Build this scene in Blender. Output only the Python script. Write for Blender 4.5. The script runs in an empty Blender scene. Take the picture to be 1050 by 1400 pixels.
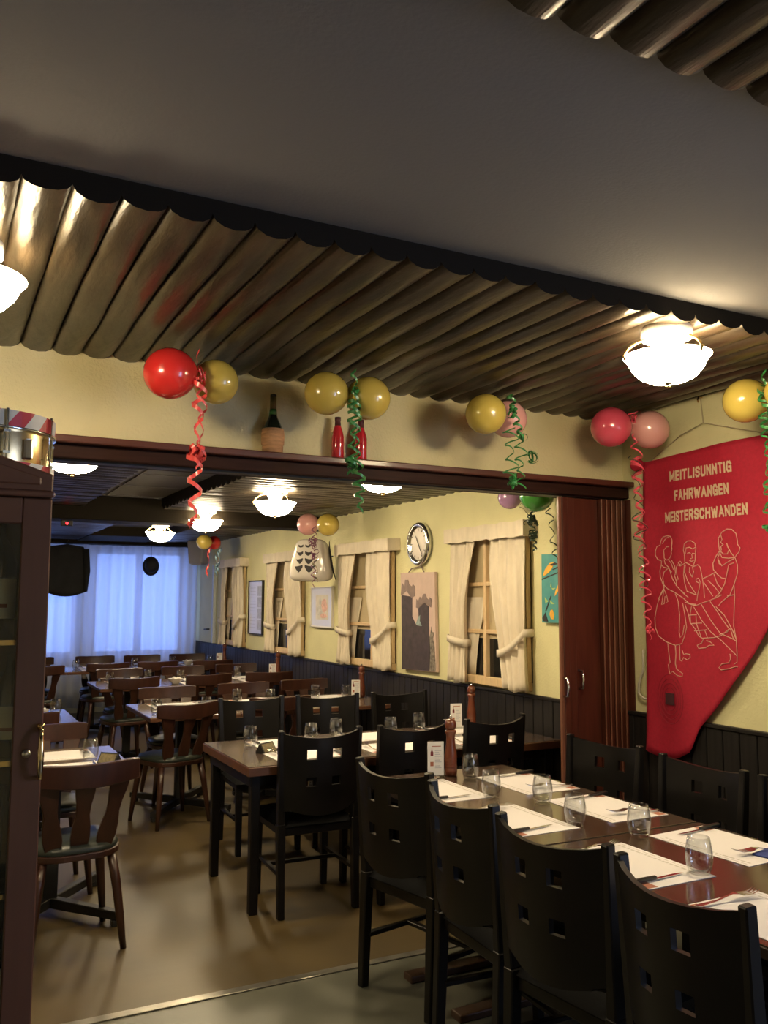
import bpy, bmesh, math, random
from mathutils import Vector, Matrix
C = bpy.context.scene
COL = C.collection
random.seed(7)
PI = math.pi

# ------------------------------------------------------------------ camera
cd = bpy.data.cameras.new('camera'); cam = bpy.data.objects.new('camera', cd); COL.objects.link(cam)
cd.sensor_fit = 'VERTICAL'; cd.sensor_height = 36.0; cd.lens = 36.0 * 1188.0 / 1400.0
cd.clip_start = .05; cd.clip_end = 80
_y, _p, _r = math.radians(27.16), math.radians(5.76), math.radians(.16)
_f = Vector((math.sin(_y)*math.cos(_p), math.cos(_y)*math.cos(_p), math.sin(_p)))
_x = Vector((math.cos(_y), -math.sin(_y), 0)); _u = _x.cross(_f)
_xr = math.cos(_r)*_x + math.sin(_r)*_u; _ur = math.cos(_r)*_u - math.sin(_r)*_x
cam.matrix_world = Matrix(((_xr.x, _ur.x, -_f.x, 0), (_xr.y, _ur.y, -_f.y, 0), (_xr.z, _ur.z, -_f.z, 1.6), (0, 0, 0, 1)))
C.camera = cam

# ------------------------------------------------------------------ dusk sky, daylight through the windows, exposure
w = bpy.data.worlds.new('dusk_sky'); C.world = w; w.use_nodes = True
bg = w.node_tree.nodes['Background']; bg.inputs[0].default_value = (.26, .42, 1.0, 1); bg.inputs[1].default_value = 3.6
LAMP = 118.0                       # radiance of the lit glass bowls
LAMP_COL = (1.0, .80, .49)
def portal(loc, rot, sx, sy):
    l = bpy.data.lights.new('window_daylight', 'AREA'); l.shape = 'RECTANGLE'; l.size = sx; l.size_y = sy
    l.cycles.is_portal = True
    o = bpy.data.objects.new('window_daylight', l); COL.objects.link(o); o.location = loc; o.rotation_euler = rot
dl = bpy.data.lights.new('front_window_daylight', 'AREA'); dl.shape = 'RECTANGLE'; dl.size = 1.26; dl.size_y = 1.36; dl.energy = 52; dl.color = (.58, .69, 1.0)
dlo = bpy.data.objects.new('front_window_daylight', dl); COL.objects.link(dlo); dlo.location = (3.52, -.75, 1.65); dlo.rotation_euler = (PI/2, 0, PI/2)
portal((2.0, 13.19, 1.55), (PI/2, 0, 0), 4.6, 1.5)
vs = C.view_settings
vs.view_transform = 'Standard'; vs.look = 'None'; vs.gamma = 1; vs.use_curve_mapping = False; vs.exposure = 0.0
C.cycles.max_bounces = 8; C.cycles.diffuse_bounces = 4; C.cycles.transparent_max_bounces = 24
C.cycles.caustics_reflective = False; C.cycles.caustics_refractive = False
C.cycles.sample_clamp_indirect = 6

# ------------------------------------------------------------------ materials
MATS = {}
def mat(name, col, rough=.5, metal=0, noise=0, nscale=8, bump=0, bscale=60, col2=None, coat=0, stretch=(1,1,1), spec=.5, emit=0, sheen=0):
    if name in MATS: return MATS[name]
    m = bpy.data.materials.new(name); m.use_nodes = True; nt = m.node_tree; b = nt.nodes['Principled BSDF']
    b.inputs['Base Color'].default_value = (*col, 1); b.inputs['Roughness'].default_value = rough; b.inputs['Metallic'].default_value = metal
    b.inputs['Specular IOR Level'].default_value = spec
    if coat: b.inputs['Coat Weight'].default_value = coat; b.inputs['Coat Roughness'].default_value = .12
    if emit: b.inputs['Emission Color'].default_value = (*col, 1); b.inputs['Emission Strength'].default_value = emit
    tc = nt.nodes.new('ShaderNodeTexCoord'); mp = nt.nodes.new('ShaderNodeMapping'); mp.inputs['Scale'].default_value = stretch
    nt.links.new(tc.outputs['Object'], mp.inputs[0])
    if noise or col2:
        n = nt.nodes.new('ShaderNodeTexNoise'); n.inputs['Scale'].default_value = nscale; n.inputs['Detail'].default_value = 5
        nt.links.new(mp.outputs[0], n.inputs['Vector'])
        r = nt.nodes.new('ShaderNodeValToRGB'); r.color_ramp.elements[0].position = .3; r.color_ramp.elements[1].position = .7
        c2 = col2 or tuple(min(1, c*(1+noise)) for c in col); c1 = col if col2 else tuple(c*(1-noise) for c in col)
        r.color_ramp.elements[0].color = (*c1, 1); r.color_ramp.elements[1].color = (*c2, 1)
        nt.links.new(n.outputs['Fac'], r.inputs[0]); nt.links.new(r.outputs[0], b.inputs['Base Color'])
    if bump:
        n2 = nt.nodes.new('ShaderNodeTexNoise'); n2.inputs['Scale'].default_value = bscale; n2.inputs['Detail'].default_value = 4
        nt.links.new(mp.outputs[0], n2.inputs['Vector'])
        bp = nt.nodes.new('ShaderNodeBump'); bp.inputs['Strength'].default_value = bump; bp.inputs['Distance'].default_value = .01
        nt.links.new(n2.outputs['Fac'], bp.inputs['Height']); nt.links.new(bp.outputs[0], b.inputs['Normal'])
    MATS[name] = m; return m
def clear_glass(name, tint=(1,1,1), fres=1.45, rough=.02, glint=0, body=0.0, bodycol=(1,1,1)):
    m = bpy.data.materials.new(name); m.use_nodes = True; nt = m.node_tree; nt.nodes.clear()
    o = nt.nodes.new('ShaderNodeOutputMaterial'); t = nt.nodes.new('ShaderNodeBsdfTransparent'); t.inputs[0].default_value = (*tint, 1)
    g = nt.nodes.new('ShaderNodeBsdfGlossy'); g.inputs['Roughness'].default_value = rough
    lw = nt.nodes.new('ShaderNodeLayerWeight'); lw.inputs['Blend'].default_value = .5
    pw = nt.nodes.new('ShaderNodeMath'); pw.operation = 'POWER'; pw.inputs[1].default_value = 2.2 if glint else 3.5; nt.links.new(lw.outputs['Facing'], pw.inputs[0])
    f = nt.nodes.new('ShaderNodeMath'); f.operation = 'MULTIPLY_ADD'; f.inputs[1].default_value = .75 if glint else .55; f.inputs[2].default_value = .07 if glint else .04; nt.links.new(pw.outputs[0], f.inputs[0])
    x = nt.nodes.new('ShaderNodeMixShader'); nt.links.new(f.outputs[0], x.inputs[0]); nt.links.new(t.outputs[0], x.inputs[1]); nt.links.new(g.outputs[0], x.inputs[2])
    if body:
        d = nt.nodes.new('ShaderNodeBsdfDiffuse'); d.inputs[0].default_value = (*bodycol, 1)
        y = nt.nodes.new('ShaderNodeMixShader'); y.inputs[0].default_value = body
        nt.links.new(x.outputs[0], y.inputs[1]); nt.links.new(d.outputs[0], y.inputs[2]); x = y
    nt.links.new(x.outputs[0], o.inputs[0]); return m
def sheer_mat(name, col, through):
    m = bpy.data.materials.new(name); m.use_nodes = True; nt = m.node_tree; nt.nodes.clear()
    o = nt.nodes.new('ShaderNodeOutputMaterial'); t = nt.nodes.new('ShaderNodeBsdfTransparent')
    a = nt.nodes.new('ShaderNodeBsdfTranslucent'); a.inputs[0].default_value = (*col, 1)
    d = nt.nodes.new('ShaderNodeBsdfDiffuse'); d.inputs[0].default_value = (*col, 1)
    x = nt.nodes.new('ShaderNodeMixShader'); x.inputs[0].default_value = .45
    nt.links.new(a.outputs[0], x.inputs[1]); nt.links.new(d.outputs[0], x.inputs[2])
    y = nt.nodes.new('ShaderNodeMixShader'); y.inputs[0].default_value = through
    nt.links.new(x.outputs[0], y.inputs[1]); nt.links.new(t.outputs[0], y.inputs[2]); nt.links.new(y.outputs[0], o.inputs[0])
    return m
PLASTER = mat('cream_plaster', (.74, .66, .39), .9, noise=.05, nscale=3, bump=.5, bscale=70)
PLASTER2 = mat('lime_cream_plaster', (.70, .66, .39), .9, noise=.05, nscale=3, bump=.3, bscale=70)
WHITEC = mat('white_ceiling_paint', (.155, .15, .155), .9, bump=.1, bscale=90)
LOG = mat('varnished_log_slab', (.012, .009, .006), .30, col2=(.062, .044, .028), nscale=4, stretch=(5, 1.0, 5), bump=.40, bscale=7, spec=.36)
LOGX = mat('varnished_log_slab_back', (.014, .011, .009), .34, col2=(.052, .041, .031), nscale=5, stretch=(.6, 6, 6), bump=.22, bscale=9, coat=.2)
FASCIA = mat('dark_fascia_paint', (.018, .014, .010), .7, spec=.1)
MAHOG = mat('mahogany_stain', (.060, .014, .008), .38, col2=(.095, .025, .013), nscale=5, stretch=(8, 8, .7), coat=.2)
MAHOGX = mat('mahogany_beam', (.075, .019, .012), .45, col2=(.11, .030, .017), nscale=5, stretch=(.7, 8, 8), coat=.2)
MAHLIGHT = mat('pale_mahogany_edge', (.19, .075, .045), .4, noise=.2, stretch=(8,8,.7))  # lighter mahogany tone for the edge strips of the folding door
WAINS = mat('black_wainscot', (.016, .014, .014), .45, spec=.25, noise=.3, nscale=6, stretch=(8, 8, .6))
VINYL = mat('tan_vinyl_floor', (.086, .059, .023), .42, noise=.14, nscale=2.2, bump=.05, bscale=9)
GREYV = mat('grey_vinyl_floor', (.105, .104, .082), .38, noise=.16, nscale=3)
METAL = mat('brushed_metal', (.62, .58, .52), .28, 1)
CHROME = mat('chrome', (.8, .8, .8), .1, 1)
BRASS = mat('brass', (.75, .52, .22), .2, 1)
BLACKW = mat('black_lacquered_wood', (.007, .006, .006), .36, noise=.3, spec=.3)
BLACKS = mat('black_leatherette', (.006, .006, .007), .75, bump=.15, bscale=40, spec=.06)
BROWNW = mat('red_brown_wood', (.028, .009, .006), .36, col2=(.050, .017, .010), nscale=6, stretch=(4, 4, 1), coat=.2)
GREENS = mat('dark_green_leatherette', (.022, .028, .024), .4)
TTOP = mat('dark_walnut_tabletop', (.045, .028, .020), .20, col2=(.075, .045, .03), nscale=5, stretch=(8, 1, 8), coat=.5)
TTOP2 = mat('brown_tabletop', (.16, .12, .09), .22, noise=.12, nscale=5, coat=.5)
TEDGE = mat('tabletop_edge', (.11, .045, .022), .4, noise=.2)
IRON = mat('black_iron', (.014, .013, .013), .5)
PAPER = mat('paper_placemat', (.72, .69, .70), .8)
INK = mat('grey_ink', (.22, .21, .22), .8)
PRINT = mat('red_brown_print', (.35, .13, .08), .8)
BLUEN = mat('blue_napkin', (.03, .05, .22), .8)
STEEL = mat('cutlery_steel', (.75, .72, .68), .16, 1)
KNIFEH = mat('black_knife_handle', (.012, .012, .012), .35)
GLASS = clear_glass('tumbler_glass', (.95, .96, .96), glint=1)
PANE = clear_glass('window_glass', (.95, .97, 1), 1.45)
CABGLASS = clear_glass('cabinet_glass', (.95, .96, .93), 1.5)
SHEER = sheer_mat('sheer_curtain', (.85, .86, .92), .38)
CREAM = mat('cream_cotton', (.70, .62, .50), .85, noise=.07, nscale=22, stretch=(1, 1, .3), bump=.25, bscale=50)
PINE = mat('pale_pine', (.66, .48, .28), .5, noise=.1, stretch=(6, 6, 1))
BLIND = mat('cream_blind', (.50, .41, .26), .85, noise=.05)
DARKGL = mat('dark_window_glass', (.012, .012, .013), .06, spec=.7)
WHITEP = mat('white_card', (.72, .70, .68), .7)
BOWL = None
def bowl_mat(nm, st):
    m = bpy.data.materials.new(nm); m.use_nodes = True; b = m.node_tree.nodes['Principled BSDF']
    b.inputs['Base Color'].default_value = (.9, .85, .7, 1); b.inputs['Emission Color'].default_value = (*LAMP_COL, 1)
    b.inputs['Emission Strength'].default_value = st; b.inputs['Roughness'].default_value = .3; return m
BOWL = bowl_mat('lit_opal_glass', LAMP)

# ------------------------------------------------------------------ mesh helpers
class MB:
    def __init__(s): s.v = []; s.f = []
    def add(s, vs, fs):
        n = len(s.v); s.v += [tuple(p) for p in vs]; s.f += [tuple(i+n for i in f) for f in fs]; return s
    def box(s, x0, x1, y0, y1, z0, z1):
        return s.add([(x0,y0,z0),(x1,y0,z0),(x1,y1,z0),(x0,y1,z0),(x0,y0,z1),(x1,y0,z1),(x1,y1,z1),(x0,y1,z1)],
                     [(0,3,2,1),(4,5,6,7),(0,1,5,4),(1,2,6,5),(2,3,7,6),(3,0,4,7)])
    def bar(s, a, b, wa, wb=None, da=None, db=None, up=(0,1,0)):   # tapered square bar from a to b
        wb = wa if wb is None else wb; da = wa if da is None else da; db = wb if db is None else db
        a, b = Vector(a), Vector(b); d = (b-a).normalized(); up = Vector(up)
        if abs(d.dot(up)) > .95: up = Vector((1,0,0))
        r = d.cross(up).normalized(); u = r.cross(d)
        q = []
        for p, w_, e in ((a, wa, da), (b, wb, db)):
            for i, j in ((-1,-1),(1,-1),(1,1),(-1,1)): q.append(p + r*i*w_/2 + u*j*e/2)
        return s.add(q, [(3,2,1,0),(4,5,6,7),(0,1,5,4),(1,2,6,5),(2,3,7,6),(3,0,4,7)])
    def tube(s, pts, r, n=8, caps=True, closed=False):
        pts = [Vector(p) for p in pts]; L = len(pts); rs = r if isinstance(r, (list, tuple)) else [r]*L
        vs = []; prev = None
        for i, p in enumerate(pts):
            t = (pts[(i+1) % L if closed else min(i+1, L-1)] - pts[(i-1) % L if closed else max(i-1, 0)])
            t = t.normalized() if t.length > 1e-9 else Vector((0,0,1))
            if prev is None:
                a = Vector((0,0,1)) if abs(t.z) < .9 else Vector((1,0,0)); u = t.cross(a).normalized()
            else:
                u = prev - t*prev.dot(t); u = u.normalized() if u.length > 1e-6 else t.orthogonal().normalized()
            prev = u; v = t.cross(u)
            for k in range(n):
                an = 2*PI*k/n; vs.append(p + (u*math.cos(an) + v*math.sin(an))*rs[i])
        fs = []
        for i in range(L if closed else L-1):
            j = (i+1) % L
            for k in range(n): fs.append((i*n+k, i*n+(k+1)%n, j*n+(k+1)%n, j*n+k))
        if caps and not closed: fs += [tuple(range(n))[::-1], tuple((L-1)*n+k for k in range(n))]
        return s.add(vs, fs)
    def lathe(s, prof, n=20, o=(0,0,0), sx=1, sy=1, axis='z'):
        vs = []
        for r, z in prof:
            for k in range(n):
                a = 2*PI*k/n; p = (r*math.cos(a)*sx, r*math.sin(a)*sy, z)
                if axis == 'y': p = (p[0], p[2], p[1])
                if axis == 'x': p = (p[2], p[0], p[1])
                vs.append((p[0]+o[0], p[1]+o[1], p[2]+o[2]))
        fs = []
        for i in range(len(prof)-1):
            for k in range(n): fs.append((i*n+k, i*n+(k+1)%n, (i+1)*n+(k+1)%n, (i+1)*n+k))
        if prof[0][0] > 1e-6: fs.append(tuple(range(n))[::-1])
        if prof[-1][0] > 1e-6: fs.append(tuple((len(prof)-1)*n+k for k in range(n)))
        return s.add(vs, fs)
    def prism(s, poly, fn, d):            # polygon extruded; fn(a,b,t) -> xyz, t in (0,d)
        n = len(poly); vs = [fn(a, b, 0) for a, b in poly] + [fn(a, b, d) for a, b in poly]
        return s.add(vs, [tuple(range(n))[::-1], tuple(range(n, 2*n))] + [(i, (i+1)%n, n+(i+1)%n, n+i) for i in range(n)])
    def grid(s, nx, ny, fn):
        vs = [fn(i/(nx), j/(ny)) for j in range(ny+1) for i in range(nx+1)]
        return s.add(vs, [(j*(nx+1)+i, j*(nx+1)+i+1, (j+1)*(nx+1)+i+1, (j+1)*(nx+1)+i) for j in range(ny) for i in range(nx)])
    def shell(s, nx, ny, front, back, keep=lambda i, j: True):
        N = (nx+1)*(ny+1); vs = []
        for fn in (front, back):
            for j in range(ny+1):
                for i in range(nx+1): vs.append(fn(i, j))
        id_ = lambda i, j, k=0: k*N + j*(nx+1) + i
        kp = lambda i, j: 0 <= i < nx and 0 <= j < ny and keep(i, j)
        fs = []
        for j in range(ny):
            for i in range(nx):
                if not kp(i, j): continue
                fs += [(id_(i,j), id_(i+1,j), id_(i+1,j+1), id_(i,j+1)), (id_(i,j,1), id_(i,j+1,1), id_(i+1,j+1,1), id_(i+1,j,1))]
                for (di, dj, a, b) in ((0,-1,(i,j),(i+1,j)), (1,0,(i+1,j),(i+1,j+1)), (0,1,(i+1,j+1),(i,j+1)), (-1,0,(i,j+1),(i,j))):
                    if not kp(i+di, j+dj): fs.append((id_(*a,1), id_(*b,1), id_(*b), id_(*a)))
        return s.add(vs, fs)
    def build(s, name, m, parent=None, bevel=0, smooth=False, loc=None):
        me = bpy.data.meshes.new(name); bm = bmesh.new()
        bv = [bm.verts.new(p) for p in s.v]
        for f in s.f:
            try: bm.faces.new([bv[i] for i in f])
            except ValueError: pass
        bmesh.ops.remove_doubles(bm, verts=bm.verts, dist=1e-5)
        loose = [v for v in bm.verts if not v.link_faces]
        if loose: bmesh.ops.delete(bm, geom=loose, context='VERTS')
        bmesh.ops.recalc_face_normals(bm, faces=bm.faces)
        if bevel:
            ed = [e for e in bm.edges if len(e.link_faces) == 2 and e.calc_face_angle(0) > .6]
            bmesh.ops.bevel(bm, geom=ed, offset=bevel, segments=2 if bevel > .004 else 1, profile=.5, affect='EDGES', clamp_overlap=True)
        bm.to_mesh(me); bm.free(); me.materials.append(m)
        if smooth: me.polygons.foreach_set('use_smooth', [True]*len(me.polygons))
        o = bpy.data.objects.new(name, me); COL.objects.link(o)
        if parent: o.parent = parent
        if loc: o.location = loc
        return o
def smooth_by_angle(o, ang=40):
    me = o.data; bm = bmesh.new(); bm.from_mesh(me)
    for e in bm.edges: e.smooth = not (len(e.link_faces) == 2 and e.calc_face_angle(0) > math.radians(ang))
    for f in bm.faces: f.smooth = True
    bm.to_mesh(me); bm.free(); return o
def tag(o, label, cat, group=None):
    o['label'] = label; o['category'] = cat
    if group: o['group'] = group
    return o
def thing(name, label, cat, loc=(0,0,0), rz=0, group=None):
    o = bpy.data.objects.new(name, None); COL.objects.link(o); o.location = loc; o.rotation_euler = (0,0,rz); o.empty_display_size = .05
    return tag(o, label, cat, group)
def struct(o): o['kind'] = 'structure'; return o
def empty_struct(name):
    o = bpy.data.objects.new(name, None); COL.objects.link(o); o.empty_display_size = .05; return struct(o)
def dup(root, loc, rz, label, group=None):
    def cp(o, par):
        c = o.copy(); COL.objects.link(c)
        if par: c.parent = par
        for ch in KIDS.get(o.name) or o.children: cp(ch, c)
        return c
    r = cp(root, None); r.location = loc; r.rotation_euler = (0,0,rz); r['label'] = label
    if group: r['group'] = group
    return r
KIDS = {}
class Proto:                        # the first placement uses the built thing itself, later ones copy it
    def __init__(s, root): s.root = root; s.used = False
    def place(s, loc, rz, label, group=None):
        if not s.used:
            s.used = True; r = s.root; r.location = loc; r.rotation_euler = (0,0,rz); r['label'] = label
            if group: r['group'] = group
            return r
        return dup(s.root, loc, rz, label, group)

# ------------------------------------------------------------------ the room
XR, YH, ZF, ZB, YB = 3.5, 3.80, 2.654, 2.44, 13.05
struct(MB().box(-2.6, 3.5, -1.75, 3.6, -.1, 0).build('floor', GREYV))
struct(MB().box(-2.6, 3.5, 3.6, YB, -.1, 0).build('floor', VINYL))
struct(MB().box(-2.6, 2.95, 3.582, 3.628, .0005, .006).build('trim_1', mat('worn_aluminium', (.34, .32, .28), .38, 1, noise=.3, nscale=9), bevel=.002))
struct(MB().box(3.5, 3.65, -.1, YB+.15, -.1, 3.0).box(3.5, 3.65, -1.75, -1.4, -.1, 3.0).box(3.5, 3.65, -1.4, -.1, -.1, .95).box(3.5, 3.65, -1.4, -.1, 2.35, 3.0).build('wall_right', PLASTER2))
struct(MB().box(-2.75, -2.6, -1.75, YB+.15, -.1, 3.0).build('wall_left', PLASTER))
m_ = MB().box(-2.6, 3.5, -1.75, -1.6, 0, 3)
struct(m_.build('wall_front', PLASTER))
# wall over the opening, left return and the moulded beam
struct(MB().box(-2.6, 3.5, YH, YH+.22, 2.22, 3.0).build('wall_header', PLASTER))
struct(MB().box(-2.6, -.9, YH, YH+.22, 0, 2.22).build('wall_header', PLASTER))
tr = empty_struct('trim_2')
MB().box(-.9, 3.495, 3.70, YH+.02, 2.237, 2.268).build('ledge_board', MAHOGX, tr, bevel=.006)
MB().box(-.9, 3.495, 3.745, 3.93, 2.178, 2.237).build('beam', mat('dark_mahogany_beam', (.028, .010, .007), .6, noise=.2, stretch=(.7, 8, 8), spec=.15), tr, bevel=.006)
MB().box(-.9, 3.495, 3.79, 3.85, 2.172, 2.180).build('door_track', IRON, tr)
# ceilings: half-round log slabs either side of a white recess
def log_slab(L, wd, drop, seed):
    rn = random.Random(seed); m = MB(); na, nl = 6, 10; ph = rn.random()*6; kn = rn.random()
    def fr(i, j):
        a = PI*i/na; t = j/nl
        k = 1 + .14*math.sin(ph+t*5) + .09*math.sin(ph*2+t*13)
        wob = .008*math.sin(ph+t*7) + .004*math.sin(ph*3+t*17)
        return (-math.cos(a)*wd/2*min(1.0, .96+.04*k) + wob*math.sin(a), t*L, -math.sin(a)*drop*k)
    def bk(i, j): return (-math.cos(PI*i/na)*wd/2, j/nl*L, .012)
    return m.shell(na, nl, fr, bk)
lm = {}
def logs(par, x_list, y0, L, key, along='y', m=LOG, z=ZF, wd=.122, drop=.030):
    for n, x in enumerate(x_list):
        k = (key, random.randrange(7))
        if k not in lm:
            o = log_slab(L, wd, drop, hash(k[1])+len(key)).build('log', m, par, smooth=False); smooth_by_angle(o, 50); lm[k] = o.data
            o.data.materials.append(FASCIA)
            for p in o.data.polygons:
                if abs(p.normal.y) > .8: p.material_index = 1
        else:
            o = bpy.data.objects.new('log', lm[k]); COL.objects.link(o); o.parent = par
        if along == 'y': o.location = (x, y0, z)
        else: o.location = (y0, x, z); o.rotation_euler = (0, 0, -PI/2)
P = .1217
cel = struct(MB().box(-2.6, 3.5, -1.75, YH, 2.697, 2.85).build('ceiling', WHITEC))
xs = [.139 + P*.5 + P*i for i in range(-22, 28)]; xs = [x for x in xs if -2.5 < x < 3.46]
logs(cel, xs, 2.257, YH-2.257, 'far')
xs2 = [.935 + P*.5 + P*i for i in range(-14, 22)]; xs2 = [x for x in xs2 if -.9 < x < 3.46]
logs(cel, xs2, -.75, 1.91, 'near')
MB().box(-2.6, 3.5, 2.259, YH, 2.662, 2.697).build('fascia_board', FASCIA, cel)
MB().box(-2.6, 3.5, -.75, 1.158, 2.662, 2.697).build('fascia_board', FASCIA, cel)
# rear dining room ceiling
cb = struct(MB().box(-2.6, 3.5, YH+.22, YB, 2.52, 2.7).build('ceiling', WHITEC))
ys = [4.09 + P*i for i in range(32)]
logs(cb, ys, 1.80, 1.70, 'bstrip', 'x', LOGX, ZB, drop=.028)
logs(cb, ys, -1.1, 2.215, 'bleft', 'x', LOGX, ZB, drop=.028)
ys = [8.42 + P*i for i in range(38)]
logs(cb, ys, 2.62, .88, 'bstrip2', 'x', LOGX, ZB, drop=.028)
logs(cb, ys, -.6, 2.3, 'bleft2', 'x', LOGX, ZB, drop=.028)
MB().box(1.805, 3.5, YH+.22, 8.0, 2.446, 2.52).build('fascia_board', FASCIA, cb)
MB().box(-2.6, 1.11, YH+.22, 8.0, 2.446, 2.52).build('fascia_board', FASCIA, cb)
MB().box(2.625, 3.5, 8.3, YB, 2.446, 2.52).build('fascia_board', FASCIA, cb)
MB().box(-2.6, 1.695, 8.3, YB, 2.446, 2.52).build('fascia_board', FASCIA, cb)
MB().box(1.695, 2.625, 11.4, YB, 2.40, 2.52).build('fascia_board', FASCIA, cb)
MB().box(-2.6, 3.5, 8.04, 8.34, 2.30, 2.52).build('beam', FASCIA, cb, bevel=.01)
MB().box(-2.6, 3.5, 12.55, YB, 2.36, 2.52).build('beam', FASCIA, cb, bevel=.01)
for k in range(1, 6): MB().box(1.12, 1.80, 4.3+.72*k, 4.312+.72*k, 2.514, 2.5205).build('panel_joint', INK, cb)
MB().box(1.30, 1.305, 4.3, 8.0, 2.514, 2.5205).build('panel_joint', INK, cb)
# wainscot: upright boards and a capping rail along the wall
wn = empty_struct('trim_3')
pm = None; yy = -.04; k = 0
while yy < YB-.02:
    if pm is None:
        o = MB().box(-.008, .016, .003, .099, 0, .955).build('plank', WAINS, wn, bevel=.003); pm = o.data
    else:
        o = bpy.data.objects.new('plank', pm); COL.objects.link(o); o.parent = wn
    if k: pass
    o.location = (XR-.016, yy, .012); k += 1; yy += .102
MB().box(3.468, 3.5, -.05, YB, .967, .988).build('capping_rail', WAINS, wn, bevel=.004)
struct(MB().box(3.462, 3.486, -.05, YB, .0, .09).build('baseboard_right', WAINS))
# rear wall with two windows
m_ = MB().box(-2.75, 3.65, YB, YB+.15, -.1, .78).box(-2.75, 3.65, YB, YB+.15, 2.32, 3.0)
for a, b in ((-2.6, -.35), (1.80, 1.98), (3.33, 3.5)): m_.box(a, b, YB, YB+.15, .78, 2.32)
struct(m_.build('wall_back', PLASTER2))
def rear_window(n, x0, x1):
    W = empty_struct('window_%d' % n)
    f = MB()
    for a, b, c, d in ((x0, x1, .78, .85), (x0, x1, 2.25, 2.32), (x0, x0+.07, .85, 2.25), (x1-.07, x1, .85, 2.25), ((x0+x1)/2-.05, (x0+x1)/2+.05, .85, 2.25)):
        f.box(a, b, YB+.02, YB+.09, c, d)
    f.build('frame', WHITEP, W)
    MB().box(x0, x1, YB+.05, YB+.058, .85, 2.25).build('pane', PANE, W)
    MB().box(x0, x1, YB-.10, YB+.03, .745, .78).build('sill', WHITEP, W, bevel=.004)
rear_window(1, -.35, 1.80); rear_window(2, 1.98, 3.33)
# pale door near the far corner of the long wall
dr = empty_struct('door_1')
PALE = mat('pale_door_paint', (.55, .60, .62), .5)
MB().box(3.462, 3.50, 12.02, 12.62, .99, 2.05).build('door_leaf', PLASTER2, dr, bevel=.004)
MB().box(3.45, 3.50, 11.95, 12.02, .99, 2.08).build('frame', PALE, dr, bevel=.004)
MB().bar((3.455, 12.12, 1.18), (3.41, 12.12, 1.18), .02).bar((3.415, 12.13, 1.18), (3.415, 12.24, 1.175), .018).build('handle', IRON, dr)

# ------------------------------------------------------------------ ceiling lamps
def make_lamp():
    t = thing('ceiling_lamp', '', 'lamp', group='opal glass ceiling lamps')
    prof = [(.07, -.100), (.105, -.080), (.132, -.045), (.146, -.012), (.156, .004), (.163, .010), (.156, .012), (.143, -.008), (.127, -.042), (.095, -.074), (.05, -.093), (0, -.097)]
    prof = [(r, z*.86 if z < 0 else z) for r, z in prof]
    o = MB().lathe([(0, -.096), (.035, -.093)] + prof[:3], 32).build('glass_bowl', BOWL, t, smooth=True)
    MB().lathe(prof[2:6], 32).build('flared_rim', bowl_mat('opal_glass_rim', LAMP*.58), t, smooth=True)
    MB().lathe(prof[5:], 32).build('bowl_inside', bowl_mat('opal_glass_inside', LAMP*.07), t, smooth=True)
    MB().lathe([(0, .125), (.085, .125), (.095, .117), (.095, .078), (.06, .066), (.05, .035), (.02, .03), (0, .03)], 24).build('canopy', WHITEP, t, smooth=True)
    for k in range(3):
        a = k*2*PI/3 + .5
        c, s = math.cos(a), math.sin(a)
        MB().tube([(.075*c, .075*s, .075), (.11*c, .11*s, .065), (.148*c, .148*s, .04), (.166*c, .166*s, .012), (.158*c, .158*s, -.006)], .006, 6).build('clip', BRASS, t)
    MB().lathe([(0, -.116), (.008, -.112), (.010, -.106), (.006, -.100), (.014, -.097), (.014, -.090), (0, -.090)], 12).build('finial', BRASS, t, smooth=True)
    return t
lp = Proto(make_lamp())
for x, y, z, lb in ((2.435, 2.386, 2.515, 'lit glass bowl lamp under the logs in front of the banner wall'),
                    (.035, 2.71, 2.515, 'lit glass bowl lamp under the logs above the drum'),
                    (.585, 4.60, 2.327, 'lit glass bowl lamp just behind the beam beside the drum'),
                    (2.33, 4.56, 2.327, 'lit glass bowl lamp just behind the beam beside the red bottles'),
                    (2.275, 6.26, 2.327, 'lit glass bowl lamp hanging before the pink and yellow balloons of the long wall'),
                    (2.23, 8.03, 2.327, 'lit glass bowl lamp above the small far yellow balloon'),
                    (2.19, 9.72, 2.327, 'lit glass bowl lamp in front of the blue sheer curtain')):
    lp.place((x, y, z), random.random(), lb)
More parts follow.
